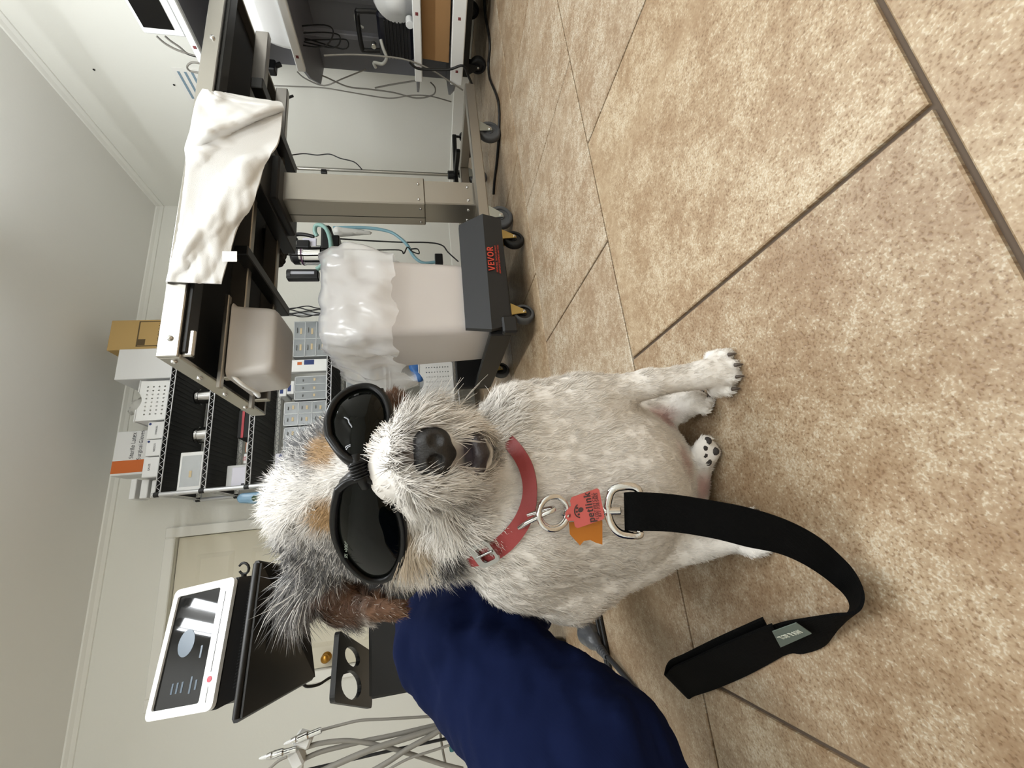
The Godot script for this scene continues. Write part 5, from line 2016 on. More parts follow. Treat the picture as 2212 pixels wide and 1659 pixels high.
	d = carton("mask_box", "white box with round blue dot on the fourth shelf at the end post", "box", 594, 976, 704, 1018, -2.77, 0.12, M.lilac_card, y4)
	blue_dot(d, 0.88, 0.9)
	print_on(d, "Sterile Drape", 0.4, 0.75, 0.012, M.ink_dark)
	carton("blue_box", "dark blue box beside the end post on the fourth shelf", "box", 594, 1020, 702, 1042, -2.79, 0.12, M.ink_blue, y4)
	var bgp := carton("tube_bag", "white printed bag of tubes with yellow tip on the fourth shelf", "bag", 626, 776, 708, 802, -2.765, 0.04, M.white_plastic, y4)
	patch(bgp, 0.55, 0.35, 0.95, 0.62, M.ink_blue, "blue_print")
	patch(bgp, 0.55, 0.68, 0.8, 0.80, M.orange_ink, "orange_print")
	var yt := S()
	cyl(yt, Vector3(bgp.r - 0.02, bgp.u - 0.002, bgp.c.z), Vector3(bgp.r - 0.02, bgp.u + 0.03, bgp.c.z), 0.014, 12, 0.002)
	part(yt, "yellow_tip", M.yellow, bgp.t)
	# fifth shelf
	organizer("clear drawer organizer with large bins on the fifth shelf behind the bag", 748, 752, 836, 880, -2.77, 0.2, y5, 2, 3, 11)
	# bottom shelf
	basket("storage_basket", "white perforated plastic basket on the bottom shelf", 906, 778, 984, 872, -2.74, 0.28, y6, 9, 7)
	var gf := Field.new(Vector3(0.83, 0.30, -2.86), Vector3(1.08, 0.52, -2.70), 0.011)
	gf.bone(onz(892, 792, -2.78), onz(906, 815, -2.78), 0.030, 0.034, 0.02)
	gf.bone(onz(910, 790, -2.78), onz(920, 800, -2.78), 0.034, 0.03, 0.02)
	tag(put(mesh_of(gf.mesh()), "blue_wrap", M.blue_plastic), "bundle of blue wrap peeking out of the bottom basket", "wrap")
	# sleeve hanging on the end post
	var gb := Field.new(Vector3(0.235, 1.12, -2.83), Vector3(0.36, 1.50, -2.70), 0.008)
	gb.bone(onz(524, 1076, -2.77), onz(615, 1074, -2.77), 0.030, 0.044, 0.02, Vector3(0, 0, 1), 0.5)
	tag(put(mesh_of(gb.mesh()), "blue_pouch", M.blue_film), "blue plastic pouch hanging on the shelving's end post", "pouch")
	var gi := Field.new(Vector3(0.24, 1.14, -2.80), Vector3(0.36, 1.46, -2.70), 0.007)
	gi.bone(onz(550, 1076, -2.745), onz(606, 1078, -2.745), 0.018, 0.024, 0.01, Vector3(0, 0, 1), 0.5)
	tag(put(mesh_of(gi.mesh()), "green_cloth", M.green), "dark green folded cloth tucked in the blue pouch", "cloth")
	# bundle of black leads along the far post
	for k in 6:
		var pts := []
		for i in 7:
			pts.append(onz(612 + i * 18, 664 + k * 3.6 + 3.0 * sin(i * 1.7 + k * 2.0), -2.72 + 0.006 * (k % 3)))
		cord("black_lead", "black lead in the bundle strung along the shelving's far post", "cord", pts, 0.004, M.cable_black, "black leads on the shelving")

func blue_dot(d: Dictionary, u: float, v: float) -> void:
	var st := S()
	var r: float = d.s.x * 0.07
	plate(st, Vector3(lerpf(d.l, d.r, u), lerpf(d.b, d.u, v), d.f.z + 0.0008), Vector3.RIGHT, Vector3.UP, disc(0, 0, r, r, 14), 0.0012)
	part(st, "blue_dot", M.ink_blue, d.t)

# ---------------------------------------------------------------- laser cart
func laser_cart() -> void:
	var BL := Vector3(-0.333, 0.88, -1.239)
	var BR := Vector3(-0.063, 0.88, -1.31)
	var TL := Vector3(-0.344, 1.05, -1.315)
	var ex := (BR - BL).normalized()
	var up := (TL - BL)
	var ey := (up - ex * up.dot(ex)).normalized()
	var n := ex.cross(ey)
	var w := BL.distance_to(BR)
	var h := up.length()
	var root := thing("laser_console", "laser console with white bezel touch screen on a black tray", "console", Vector3(-0.2, 0.8, -1.35))
	var st := S()
	plate(st, BL, ex, ey, rrect(0, 0, w, h, 0.014), 0.010, [rrect(0.018, 0.040, w - 0.018, h - 0.014, 0.005)])
	part(st, "bezel", M.white_gloss, root)
	var sc := S()
	plate(sc, BL - n * 0.003, ex, ey, rrect(0.017, 0.039, w - 0.017, h - 0.013, 0.005), 0.006)
	var screen := part(sc, "screen", M.screen, root)
	var el := S()
	plate(el, BL + n * 0.0003, ex, ey, disc(w * 0.53, h * 0.63, 0.030, 0.024, 28), 0.0006)
	part(el, "screen_dial", M.screen_blue, screen)
	for b in [[0.20, 0.70, 0.022], [0.20, 0.625, 0.022], [0.20, 0.55, 0.022], [0.205, 0.42, 0.034], [0.20, 0.34, 0.02], [0.44, 0.36, 0.026]]:
		var bs := S()
		plate(bs, BL + n * 0.0003 + ex * w * b[0] + ey * h * b[1], ex, ey, rrect(-b[2] * 0.5, -0.0025, b[2] * 0.5, 0.0025, 0.001), 0.0006)
		part(bs, "screen_bar", M.screen_blue, screen)
	var dt := S()
	plate(dt, BL + n * 0.0055 + ex * w * 0.22 + ey * 0.021, ex, ey, disc(0, 0, 0.0062, 0.0062, 18), 0.002)
	part(dt, "red_button", M.red_button, root)
	var ln := S()
	box(ln, BL + n * 0.0052 + ex * w * 0.58 + ey * 0.021, Vector3(w * 0.62, 0.0012, 0.0008), 0.0, Basis(ex, ey, n))
	box(ln, BL + n * 0.0052 + ex * w * 0.115 + ey * 0.021, Vector3(0.03, 0.0008, 0.0008), 0.0, Basis(ex, ey, n))
	part(ln, "accent_line", M.charcoal, root)
	# black shell behind the bezel, down to the tray, with vent slots along the lower front
	var hs := S()
	var f0 := [BL - n * 0.008, BR - n * 0.008, BR - n * 0.008 + ey * h, BL - n * 0.008 + ey * h]
	var dn := Vector3(0, -0.075, -0.05)
	var bk := Vector3(ex.z, 0, -ex.x).normalized() * 0.12
	if bk.z > 0: bk = -bk
	var g := [f0[0] + dn + ex * 0.02, f0[1] + dn - ex * 0.005, f0[1] + dn + bk * 1.2, f0[0] + dn + bk * 1.2, f0[2] + bk * 0.5, f0[3] + bk * 0.5]
	hs.set_smooth_group(-1)
	quad(hs, f0[0], f0[1], f0[2], f0[3])
	quad(hs, g[0], g[1], f0[1], f0[0])
	quad(hs, g[3], g[2], g[1], g[0])
	quad(hs, f0[3], f0[2], g[4], g[5])
	quad(hs, g[2], g[3], g[5], g[4])
	quad(hs, f0[1], g[1], g[2], g[4]); tri(hs, f0[1], g[4], f0[2])
	quad(hs, g[0], f0[0], g[5], g[3]); tri(hs, f0[0], f0[3], g[5])
	var shell := part(hs, "shell", M.black_plastic, root)
	var a0: Vector3 = f0[0].lerp(g[0], 0.30)
	var a1: Vector3 = f0[1].lerp(g[1], 0.30)
	var b0: Vector3 = f0[0].lerp(g[0], 0.80)
	var vn: Vector3 = (g[1] - g[0]).cross(f0[0] - g[0]).normalized()
	for k in 34:
		var t := 0.10 + 0.82 * k / 33.0
		var vs := S()
		var c := a0.lerp(a1, t)
		box(vs, c + (b0 - a0) * 0.5 + vn * 0.0008, Vector3(0.0032, (b0 - a0).length(), 0.003), 0.0, Basis((a1 - a0).normalized(), (b0 - a0).normalized() * -1.0, vn))
		part(vs, "vent_fin", M.vent, shell)
	# clip for the hand piece on the right flank
	var cl := S()
	var cc := dp(527, 1228, 1.36)
	var arc := []
	for k in 11:
		var a := lerpf(-0.35 * PI, 1.35 * PI, k / 10.0) + PI
		arc.append(cc + DN * (cos(a + PI * 0.5) * 0.016) + RT * (sin(a + PI * 0.5) * 0.018))
	tube(cl, arc, 0.004, 6)
	tube(cl, [cc - RT * 0.016, cc - RT * 0.045], 0.008, 8)
	part(cl, "hand_piece_clip", M.black_plastic, root)
	# cart
	var c := thing("laser_cart", "black metal laser cart with tray, square post and cup holder plate", "cart", Vector3(-0.2, 0, -1.4))
	var FL := ony(523, 1551, 0.795)
	var FR := ony(566, 1216, 0.795)
	var BLt := ony(681, 1462, 0.742)
	var BRt := ony(655, 1232, 0.742)
	slab(c, "tray", [FL, FR, BRt, BLt], Vector3(0, 0.012, 0), M.black_steel)
	for e in [[FL, FR], [BLt, BRt], [FL, BLt], [FR, BRt]]:
		var ls := S()
		tube(ls, [e[0] + Vector3(0, 0.012, 0), e[1] + Vector3(0, 0.012, 0)], 0.008, 6)
		part(ls, "tray_lip", M.black_steel, c)
	var ps := S()
	box(ps, Vector3(-0.155, 0.42, -1.52), Vector3(0.085, 0.66, 0.085), 0.006)
	part(ps, "post", M.black_steel, c)
	var br := S()
	box(br, Vector3(-0.155, 0.728, -1.46), Vector3(0.11, 0.03, 0.22), 0.006)
	part(br, "tray_bracket", M.black_steel, c)
	var pb := S()
	var pc := dp(637, 1200, 1.40)
	box(pb, pc, Vector3(0.035, 0.035, 0.10), 0.003, frame(RT, -DN))
	box(pb, pc + RT * 0.03, Vector3(0.004, 0.045, 0.11), 0.001, frame(RT, -DN))
	part(pb, "side_bracket", M.black_steel, c)
	# holder plate with round holes
	var q0 := ony(716, 1518, 0.632)
	var q1 := ony(728, 1362, 0.632)
	var q2 := ony(800, 1508, 0.600)
	var hx := (q1 - q0).normalized()
	var hy := (q2 - q0)
	hy = (hy - hx * hy.dot(hx))
	var hw := q0.distance_to(q1)
	var hd := hy.length()
	hy = hy.normalized()
	var hp := S()
	plate(hp, q0, hx, hy, rrect(0, 0, hw, hd, 0.015), 0.012, [disc(hw * 0.29, hd * 0.38, hw * 0.215, hd * 0.26, 24), disc(hw * 0.72, hd * 0.36, hw * 0.15, hd * 0.20, 24)])
	part(hp, "cup_holder", M.black_plastic, c)
	var bb := S()
	box(bb, Vector3(-0.262, 0.36, -1.46), Vector3(0.28, 0.40, 0.24), 0.008)
	part(bb, "storage_box", M.black_matte, c)
	var bs := S()
	box(bs, Vector3(-0.22, 0.085, -1.45), Vector3(0.42, 0.03, 0.05), 0.006)
	box(bs, Vector3(-0.155, 0.085, -1.52), Vector3(0.05, 0.03, 0.42), 0.006)
	part(bs, "base", M.black_steel, c)
	for p in [Vector3(-0.385, 0, -1.43), Vector3(-0.03, 0, -1.45), Vector3(-0.155, 0, -1.71), Vector3(-0.155, 0, -1.36)]:
		hooded_caster(c, p)
	cord("monitor_cord", "black cord looping from the laser tray to the cup holder plate", "cord", [dp(655, 1478, 1.45), dp(665, 1483, 1.46), dp(690, 1478, 1.5), dp(715, 1463, 1.55), dp(760, 1448, 1.6)], 0.005, M.cable_black, "", c)
	cord("sensor_cord", "grey cord running from the laser tray to behind the dog's head", "cord", [dp(600, 1222, 1.36), dp(620, 1212, 1.36), dp(645, 1206, 1.36), dp(660, 1202, 1.36)], 0.005, M.charcoal, "", c)

func hooded_caster(parent: Node, p: Vector3) -> void:
	var st := S()
	for s in [-1.0, 1.0]:
		lathe(st, p + Vector3(s * 0.006, 0.028, 0), Vector3(s, 0, 0), [Vector2(0, 0), Vector2(0.027, 0), Vector2(0.028, 0.012), Vector2(0.022, 0.020), Vector2(0, 0.023)], 20, true)
	var w := part(st, "caster_wheel", M.black_gloss, parent)
	var h := S()
	lathe(h, p + Vector3(-0.016, 0.030, 0), Vector3(1, 0, 0), [Vector2(0, 0), Vector2(0.0305, 0.002), Vector2(0.0305, 0.030), Vector2(0, 0.032)], 20, true)
	tube(h, [p + Vector3(0, 0.05, 0), p + Vector3(0, 0.08, 0)], 0.008, 8)
	part(h, "caster_hood", M.black_gloss, w)

# flat slab through four corners, thickness vector added
func slab(parent: Node, called: String, p: Array, th: Vector3, m: Material) -> MeshInstance3D:
	var st := S()
	var q := []
	for k in 4:
		q.append(p[k] + th)
	quad(st, p[3], p[2], p[1], p[0])
	quad(st, q[0], q[1], q[2], q[3])
	for k in 4:
		var l := (k + 1) % 4
		quad(st, p[k], p[l], q[l], q[k])
	return part(st, called, m, parent)

# ---------------------------------------------------------------- hoses and hand pieces at the left edge of the picture
func hoses() -> void:
	var z := -1.75
	var h := thing("hand_piece_holder", "white holder arm carrying two silver dental hand pieces", "holder", onz(650, 1620, z))
	for b in [[[642, 1592], [672, 1600]], [[636, 1620], [650, 1650]]]:
		var st := S()
		var a := onz(b[0][0], b[0][1], z)
		var e := onz(b[1][0], b[1][1], z)
		box(st, (a + e) * 0.5, Vector3(0.05, 0.035, 0.05), 0.006, frame(e - a, Vector3.UP))
		part(st, "cradle", M.white_plastic, h)
	var ar := S()
	tube(ar, curve([onz(655, 1600, z - 0.02), onz(650, 1640, z - 0.03), onz(645, 1700, z - 0.05), Vector3(XL + 0.0, 0.86, z - 0.1)], 4), 0.012, 8)
	part(ar, "arm", M.white_plastic, h)
	var i := 0
	for p in [[[628, 1602], [694, 1577], "silver hand piece lying in the upper cradle of the holder arm"], [[575, 1635], [640, 1618], "silver hand piece with white tip lying in the lower cradle"]]:
		var hp := thing("hand_piece", p[2], "hand piece", onz(p[0][0], p[0][1], z + 0.03))
		var a := onz(p[0][0], p[0][1], z + 0.03)
		var b := onz(p[1][0], p[1][1], z + 0.03)
		var L := a.distance_to(b)
		var st := S()
		lathe(st, a, b - a, [Vector2(0, 0), Vector2(0.008, 0.002), Vector2(0.011, L * 0.18), Vector2(0.010, L * 0.2), Vector2(0.012, L * 0.25), Vector2(0.012, L * 0.55), Vector2(0.009, L * 0.6), Vector2(0.009, L), Vector2(0, L)], 14)
		part(st, "handle", M.chrome, hp)
		var ti := S()
		lathe(ti, a, a - b, [Vector2(0.006, -0.001), Vector2(0.005, 0.012), Vector2(0.002, 0.02), Vector2(0, 0.021)], 10)
		part(ti, "tip", M.white_plastic, hp)
		i += 1
	var k := 0
	for p in [
		[[[694, 1577], [735, 1566], [780, 1556], [840, 1553], [945, 1547], [1010, 1547]], 0.0045, "thin grey hose running from the upper hand piece toward the knee"],
		[[[645, 1645], [690, 1625], [740, 1612], [790, 1600], [850, 1588], [950, 1565], [1000, 1560]], 0.0075, "grey hose rising from the lower cradle across the other hoses"],
		[[[660, 1615], [690, 1606], [740, 1600], [780, 1603], [840, 1615], [900, 1633], [960, 1652], [1000, 1662]], 0.0075, "grey hose bowing below the cradles and crossing toward the frame corner"],
		[[[690, 1668], [740, 1645], [800, 1620], [860, 1600], [950, 1572], [1000, 1562]], 0.0095, "thick grey hose fanning out to the knee"],
		[[[800, 1668], [840, 1645], [880, 1618], [930, 1590], [960, 1570]], 0.0085, "grey hose steeply crossing the thick hose"],
		[[[830, 1668], [880, 1640], [940, 1620], [985, 1605]], 0.004, "pale thin tube ending in a green connector"],
		[[[560, 1690], [575, 1668], [600, 1645], [620, 1635]], 0.004, "thin tube sagging behind the lower cradle"]]:
		var pts := []
		for q in p[0]:
			pts.append(onz(q[0], q[1], z + 0.012 * k - 0.02))
		cord("grey_hose", p[2], "hose", pts, p[1], M.cable_grey, "hoses by the wall")
		k += 1
	cord("black_hose", "black cable threaded between the grey hoses", "cord", [onz(660, 1664, z - 0.05), onz(720, 1650, z - 0.05), onz(780, 1636, z - 0.05), onz(850, 1620, z - 0.05), onz(920, 1605, z - 0.05), onz(975, 1593, z - 0.05)], 0.005, M.cable_black)
	cord("vertical_tube", "thin grey tube hanging past the black cable near the knee", "hose", [onz(950, 1573, z - 0.06), onz(953, 1600, z - 0.06), onz(958, 1630, z - 0.06), onz(965, 1662, z - 0.06)], 0.004, M.cable_grey)
	var gc := S()
	var ga := onz(974, 1595, z + 0.03)
	cyl(gc, ga, onz(978, 1622, z + 0.03), 0.010, 12, 0.002)
	tag(part(gc, "green_connector", M.teal), "small teal green connector on the end of the pale tube", "connector")

# ---------------------------------------------------------------- floor cables behind the knee
func floor_cables() -> void:
	var k := 0
	for p in [[[1290, 1300], [1300, 1350], [1310, 1400], [1320, 1460], [1334, 1520], [1345, 1570]], [[1281, 1300], [1292, 1350], [1303, 1400], [1316, 1460]]]:
		var pts := []
		for q in p:
			pts.append(ony(q[0], q[1], 0.005))
		cord("floor_cable", ["black cable lying straight along the tiles beside the grey plug", "second black cable lying right against the straight one on the tiles"][k], "cord", pts, 0.005, M.cable_black)
		k += 1
	var o := ony(1275, 1375, 0.022)
	var t := thing("power_plug", "dark grey moulded power plug with ribbed cable lying on the tiles", "plug", Vector3(o.x, 0, o.z))
	var f := Field.new(o - Vector3(0.09, 0.02, 0.09), o + Vector3(0.09, 0.06, 0.09), 0.0045)
	var e := ony(1295, 1400, 0.020)
	var b := ony(1245, 1335, 0.022)
	var ax := (e - b).normalized()
	f.bone(o - ax * 0.012, o + ax * 0.016, 0.026, 0.020, 0.01)
	f.bone(o - ax * 0.05, o - ax * 0.012, 0.016, 0.022, 0.01)
	f.bone(o + ax * 0.016, e, 0.016, 0.010, 0.01)
	f.bone(b - ax * 0.04, b, 0.020, 0.017, 0.01)
	f.above(0.0)
	part_of(f, "plug_body", M.grey_plug, t)
	for i in 5:
		var st := S()
		var c := e + ax * (0.004 + i * 0.007)
		lathe(st, c, ax, [Vector2(0.004, 0), Vector2(0.0105 - i * 0.0008, 0.001), Vector2(0.0105 - i * 0.0008, 0.004), Vector2(0.004, 0.005)], 12, true)
		part(st, "strain_relief", M.grey_plug, t)
	var cs := S()
	tube(cs, curve([e, ony(1312, 1418, 0.016), ony(1345, 1455, 0.009), ony(1380, 1500, 0.006), ony(1410, 1550, 0.006), ony(1432, 1592, 0.006), ony(1455, 1650, 0.006)], 6), 0.0055, 8)
	part(cs, "cable", M.cable_dark, t)

func part_of(f: Field, called: String, m: Material, parent: Node) -> void:
	put(mesh_of(f.mesh()), called, m, parent)

# ---------------------------------------------------------------- dental machine cart by the right wall
func dental_cart() -> void:
	var X := 2.10
	var XB := 2.62
	var ze := -1.57
	var zn := -0.75
	var t := thing("equipment_cart", "white framed equipment cart with grey panels against the right wall", "cart", Vector3(2.35, 0, -1.2))
	var zc := (ze + zn) * 0.5
	var zl := zn - ze
	var ys := [1.28, 0.868, 0.332, 0.150]
	for i in 4:
		var st := S()
		var hgt: float = [0.03, 0.036, 0.036, 0.06][i]
		box(st, Vector3(X, ys[i], zc), Vector3(0.026, hgt, zl), 0.004)
		part(st, "edge_rail", M.white_gloss, t)
		var sh := S()
		plate(sh, Vector3(0, ys[i], 0), Vector3(1, 0, 0), Vector3(0, 0, -1), PackedVector2Array([Vector2(X + 0.012, -zn), Vector2(XB, -zn), Vector2(XB, 1.93), Vector2(XB - 0.2, 1.88), Vector2(X + 0.12, 1.70), Vector2(X + 0.012, -ze - 0.003)]), 0.012)
		part(sh, "shelf", M.grey_panel, t)
		for z in [-1.50, -1.27]:
			var rs := S()
			box(rs, Vector3(X - 0.0134, ys[i], z), Vector3(0.0015, 0.012, 0.012))
			part(rs, "red_mark", M.red_mark, t)
	for p in [Vector3(XB - 0.02, 0.72, ze + 0.02), Vector3(XB - 0.02, 0.72, zn - 0.02), Vector3(X + 0.25, 0.72, ze + 0.012)]:
		var st := S()
		box(st, p, Vector3(0.03, 1.15, 0.024), 0.004)
		part(st, "upright", M.grey_panel, t)
	# back and partition panels; the back runs on past the shelf ends
	var pz := (zn - 1.93) * 0.5
	var pl := zn + 1.93
	for b in [[Vector3(XB, 0.60, pz), Vector3(0.012, 0.53, pl)], [Vector3(XB, 1.07, pz), Vector3(0.012, 0.40, pl)], [Vector3(XB, 0.24, pz), Vector3(0.012, 0.17, pl)]]:
		var st := S()
		box(st, b[0], b[1], 0.002)
		part(st, "back_panel", M.grey_panel, t)
	var gp := S()
	box(gp, Vector3(2.47, 0.60, -1.17), Vector3(0.012, 0.50, 0.20), 0.002)
	part(gp, "side_panel", M.grey_light, t)
	for p in [Vector3(X + 0.06, 0, ze + 0.06), Vector3(X + 0.06, 0, zn - 0.06), Vector3(XB - 0.06, 0, ze + 0.06), Vector3(XB - 0.06, 0, zn - 0.06)]:
		caster(t, p, 0.04, 0.03, PI * 0.5, M.black_steel, M.black_rubber, M.black_plastic)
	# base skirt
	var bs := S()
	box(bs, Vector3((X + XB) * 0.5, 0.105, zc), Vector3(XB - X - 0.04, 0.03, zl - 0.04), 0.004)
	part(bs, "base_plate", M.black_steel, t)
	# moulded tray with rows of holes
	var tr := thing("perforated_tray", "white moulded plastic tray with small holes on the equipment cart's middle shelf", "tray", Vector3(2.34, 0.89, -1.2))
	var g := []
	for j in 9:
		var row := []
		for i in 19:
			var v := j / 8.0
			var u := i / 18.0
			# rounds away at its far end
			var turn := smoothstep(0.16, 0.0, u)
			row.append(Vector3(2.108 + 0.05 * v * v + 0.10 * turn * turn, 0.889 + 0.165 * v * (1.0 - 0.12 * turn), lerpf(-1.548, -0.80, u)))
		g.append(row)
	cloth("tray_shell", g, M.white_gloss, tr, 0.006)
	for i in 9:
		for j in 4:
			if (i * 3 + j) % 5 == 4:
				continue
			var v := 0.30 + j * 0.15
			var p := Vector3(2.107 + 0.05 * v * v, 0.889 + 0.165 * v, -1.42 + i * 0.036)
			var hs := S()
			lathe(hs, p, Vector3(-1, 0.3 * v, 0), [Vector2(0, 0.0015), Vector2(0.005, 0.0015), Vector2(0.005, -0.006)], 8)
			part(hs, "drain_hole", M.grey_dark, tr)
	# monitor with white bezel
	var mo := thing("monitor", "white bezel monitor with a dark blank screen above the equipment cart", "monitor", Vector3(2.15, 1.30, -1.3))
	var o := onx(405, 84, 2.14)
	var ms := S()
	box(ms, Vector3(2.152, 1.395, -1.22), Vector3(0.03, 0.165, 0.56), 0.008)
	part(ms, "case", M.white_gloss, mo)
	var sc := S()
	box(sc, Vector3(2.1365, 1.405, -1.22), Vector3(0.003, 0.115, 0.50), 0.0)
	part(sc, "screen", M.black_gloss, mo)
	var sd := S()
	box(sd, Vector3(2.16, 1.306, -1.22), Vector3(0.06, 0.022, 0.2), 0.004)
	part(sd, "stand", M.white_plastic, mo)
	# compressor with handle
	var pc := onx(850, 85, 2.22)
	var pu := thing("compressor", "black box compressor with a carry handle on the cart's lower shelf", "compressor", Vector3(pc.x, 0.35, pc.z))
	var ps := S()
	box(ps, Vector3(2.30, 0.43, pc.z), Vector3(0.16, 0.16, 0.20), 0.012)
	part(ps, "housing", M.navy_black, pu)
	for i in 7:
		var fs := S()
		box(fs, Vector3(2.215, 0.38 + i * 0.016, pc.z), Vector3(0.012, 0.008, 0.17), 0.002)
		part(fs, "cooling_fin", M.black_plastic, pu)
	var hs := S()
	tube(hs, curve([Vector3(2.26, 0.50, pc.z - 0.085), Vector3(2.25, 0.58, pc.z - 0.085), Vector3(2.25, 0.595, pc.z - 0.07), Vector3(2.25, 0.595, pc.z + 0.07), Vector3(2.25, 0.58, pc.z + 0.085), Vector3(2.26, 0.50, pc.z + 0.085)], 4), 0.011, 8)
	part(hs, "carry_handle", M.black_plastic, pu)
	var va := S()
	cyl(va, Vector3(2.225, 0.535, pc.z - 0.03), Vector3(2.20, 0.535, pc.z - 0.03), 0.012, 10, 0.002)
	part(va, "valve", M.steel, pu)
	cord("clear_hose", "short clear hose bending down from the compressor valve", "hose", [onx(822, 85, 2.2), onx(828, 105, 2.18), onx(835, 125, 2.17), onx(826, 138, 2.17), onx(808, 135, 2.17), onx(812, 146, 2.17)], 0.008, M.hose_clear)
	cord("air_tube", "thin pale tube curving up behind the compressor handle", "hose", [onx(780, 22, 2.35), onx(768, 30, 2.35), onx(770, 48, 2.35), onx(785, 60, 2.35)], 0.006, M.hose_clear)
	# round filter can
	var fc := onx(855, 5, 2.20)
	var ft := thing("filter_canister", "round white filter canister beside the compressor", "canister", Vector3(fc.x, 0.35, fc.z))
	var cs := S()
	lathe(cs, Vector3(2.26, fc.y, fc.z), Vector3(-1, 0, 0), [Vector2(0, 0), Vector2(0.098, 0), Vector2(0.10, 0.03), Vector2(0.09, 0.05), Vector2(0.05, 0.055), Vector2(0.045, 0.07), Vector2(0, 0.072)], 24, true)
	part(cs, "lid", M.white_gloss, ft)
	var cb := S()
	cyl(cb, Vector3(2.27, 0.352, fc.z), Vector3(2.27, fc.y - 0.03, fc.z), 0.05, 16, 0.004)
	part(cb, "can_base", M.teal, ft)
	var sp := S()
	cyl(sp, Vector3(2.20, fc.y - 0.055, fc.z - 0.06), Vector3(2.16, fc.y - 0.055, fc.z - 0.06), 0.018, 12, 0.002)
	part(sp, "spout", M.white_gloss, ft)
	# cork board standing on the bottom shelf
	var bd := S()
	var b0 := onx(985, 145, 2.16)
	box(bd, Vector3(2.17, 0.246, -1.17), Vector3(0.02, 0.128, 0.68), 0.002, Basis(Vector3(0, 0, 1), -0.10))
	tag(part(bd, "cork_board", M.cork), "tan cork board standing on the lowest shelf of the equipment cart", "board")
	# cables in front of and behind the cart
	var group := "cables on the right wall"
	var list := [
		[[[642, 155], [660, 170], [700, 185], [740, 170], [790, 150]], 0.004, M.cable_grey, 2.5, "grey cable drooping behind the cart's end toward the wall"],
		[[[655, 150], [700, 165], [750, 187], [800, 193], [850, 200], [900, 212], [935, 205], [940, 190], [930, 178]], 0.004, M.cable_grey, 2.5, "grey cable looping along the wall below the tray"],
		[[[590, 185], [640, 187], [700, 190], [760, 200], [820, 210], [850, 212], [890, 206], [930, 208], [975, 220]], 0.0035, M.cable_grey, 2.6, "grey cable running level along the right wall"],
		[[[810, 190], [850, 182], [900, 174]], 0.0045, M.cable_grey, 2.55, "short grey cable rising to the cart's lower rail"],
		[[[700, 120], [760, 118], [830, 122], [880, 130], [930, 150], [970, 175], [1000, 195]], 0.0035, M.cable_grey, 2.08, "grey cable hanging down past the compressor to the floor"],
		[[[885, 135], [900, 147], [925, 150], [970, 150], [1000, 142], [1012, 165], [1022, 190], [1025, 215]], 0.006, M.cable_black, 2.05, "black cable curving from the compressor under the cart"]]
	for p in list:
		var pts := []
		for q in p[0]:
			pts.append(onx(q[0], q[1], p[3]))
		cord("wall_cable", p[4], "cord", pts, p[1], p[2], group)
	for k in 3:
		var pts := []
		for q in [[490, 45 + k * 6], [560, 55 + k * 8], [620, 58 + k * 14], [700, 54 + k * 16], [720 + k * 14, 70 + k * 8], [700 + k * 20, 100 + k * 3], [640, 95 - k * 8], [560, 75 + k * 4], [500, 62]]:
			pts.append(dp(q[0], q[1], 2.02 + k * 0.02))
		cord("black_loop_cord", ["tightest of the black cords looped from the table's end", "middle black cord looped from the table's end", "widest black cord looped from the table's end"][k], "cord", pts, 0.0032, M.cable_black, "cords looped from the table")
	var fcb := []
	for q in [[1046, -20], [1048, 30], [1055, 70], [1058, 100], [1055, 140], [1058, 170], [1072, 205], [1078, 235], [1077, 300], [1073, 350], [1068, 390], [1066, 420]]:
		fcb.append(ony(q[0], q[1], 0.006))
	cord("extension_cord", "black extension cord snaking along the tiles in front of the table base", "cord", fcb, 0.006, M.cable_black)
	for k in 2:
		cord("bracket_cord", ["grey cord hanging from the monitor to the cart rail", "second grey cord hanging from the monitor beside the first"][k], "cord", [onx(338 + k * 18, 78, 2.2), onx(355 + k * 14, 93 - k * 4, 2.2), onx(378 + k * 10, 106 - k * 4, 2.2), onx(405, 116, 2.2), onx(425, 122, 2.2)], 0.005, M.cable_grey, "", mo)
	cord("cable_loop", "grey cable coiled in a loop above the table rail", "cord", [onx(440, 138, 2.5), onx(415, 135, 2.5), onx(404, 144, 2.5), onx(412, 154, 2.5), onx(440, 158, 2.5)], 0.005, M.cable_grey, "", t)
	# chart pinned to the right wall
	var ch := thing("wall_chart", "white paper chart with blue ruled lines pinned on the right wall", "chart", Vector3(2.70, 1.6, -2.17))
	var pa := onx(374, 150, 2.708)
	var cst := S()
	box(cst, Vector3(2.7085, 1.585, -2.185), Vector3(0.002, 0.30, 0.22))
	part(cst, "sheet", M.label_white, ch)
	for k in 7:
		var ls := S()
		box(ls, Vector3(2.7065, 1.705 - k * 0.036, -2.18), Vector3(0.0016, 0.013, 0.17))
		part(ls, "ruled_line", M.chart_blue, ch)
	for p in [[203, 150], [376, 183]]:
		var c := onx(p[0], p[1], 2.708)
		var st := S()
		lathe(st, c, Vector3(-1, 0, 0), [Vector2(0.004, 0), Vector2(0.006, 0.003), Vector2(0.0, 0.006)], 8)
		tag(part(st, "wall_nail", M.black_steel), ["dark nail in the right wall high above the monitor", "dark nail in the right wall next to the ruled chart"][0 if p[0] == 203 else 1], "nail")

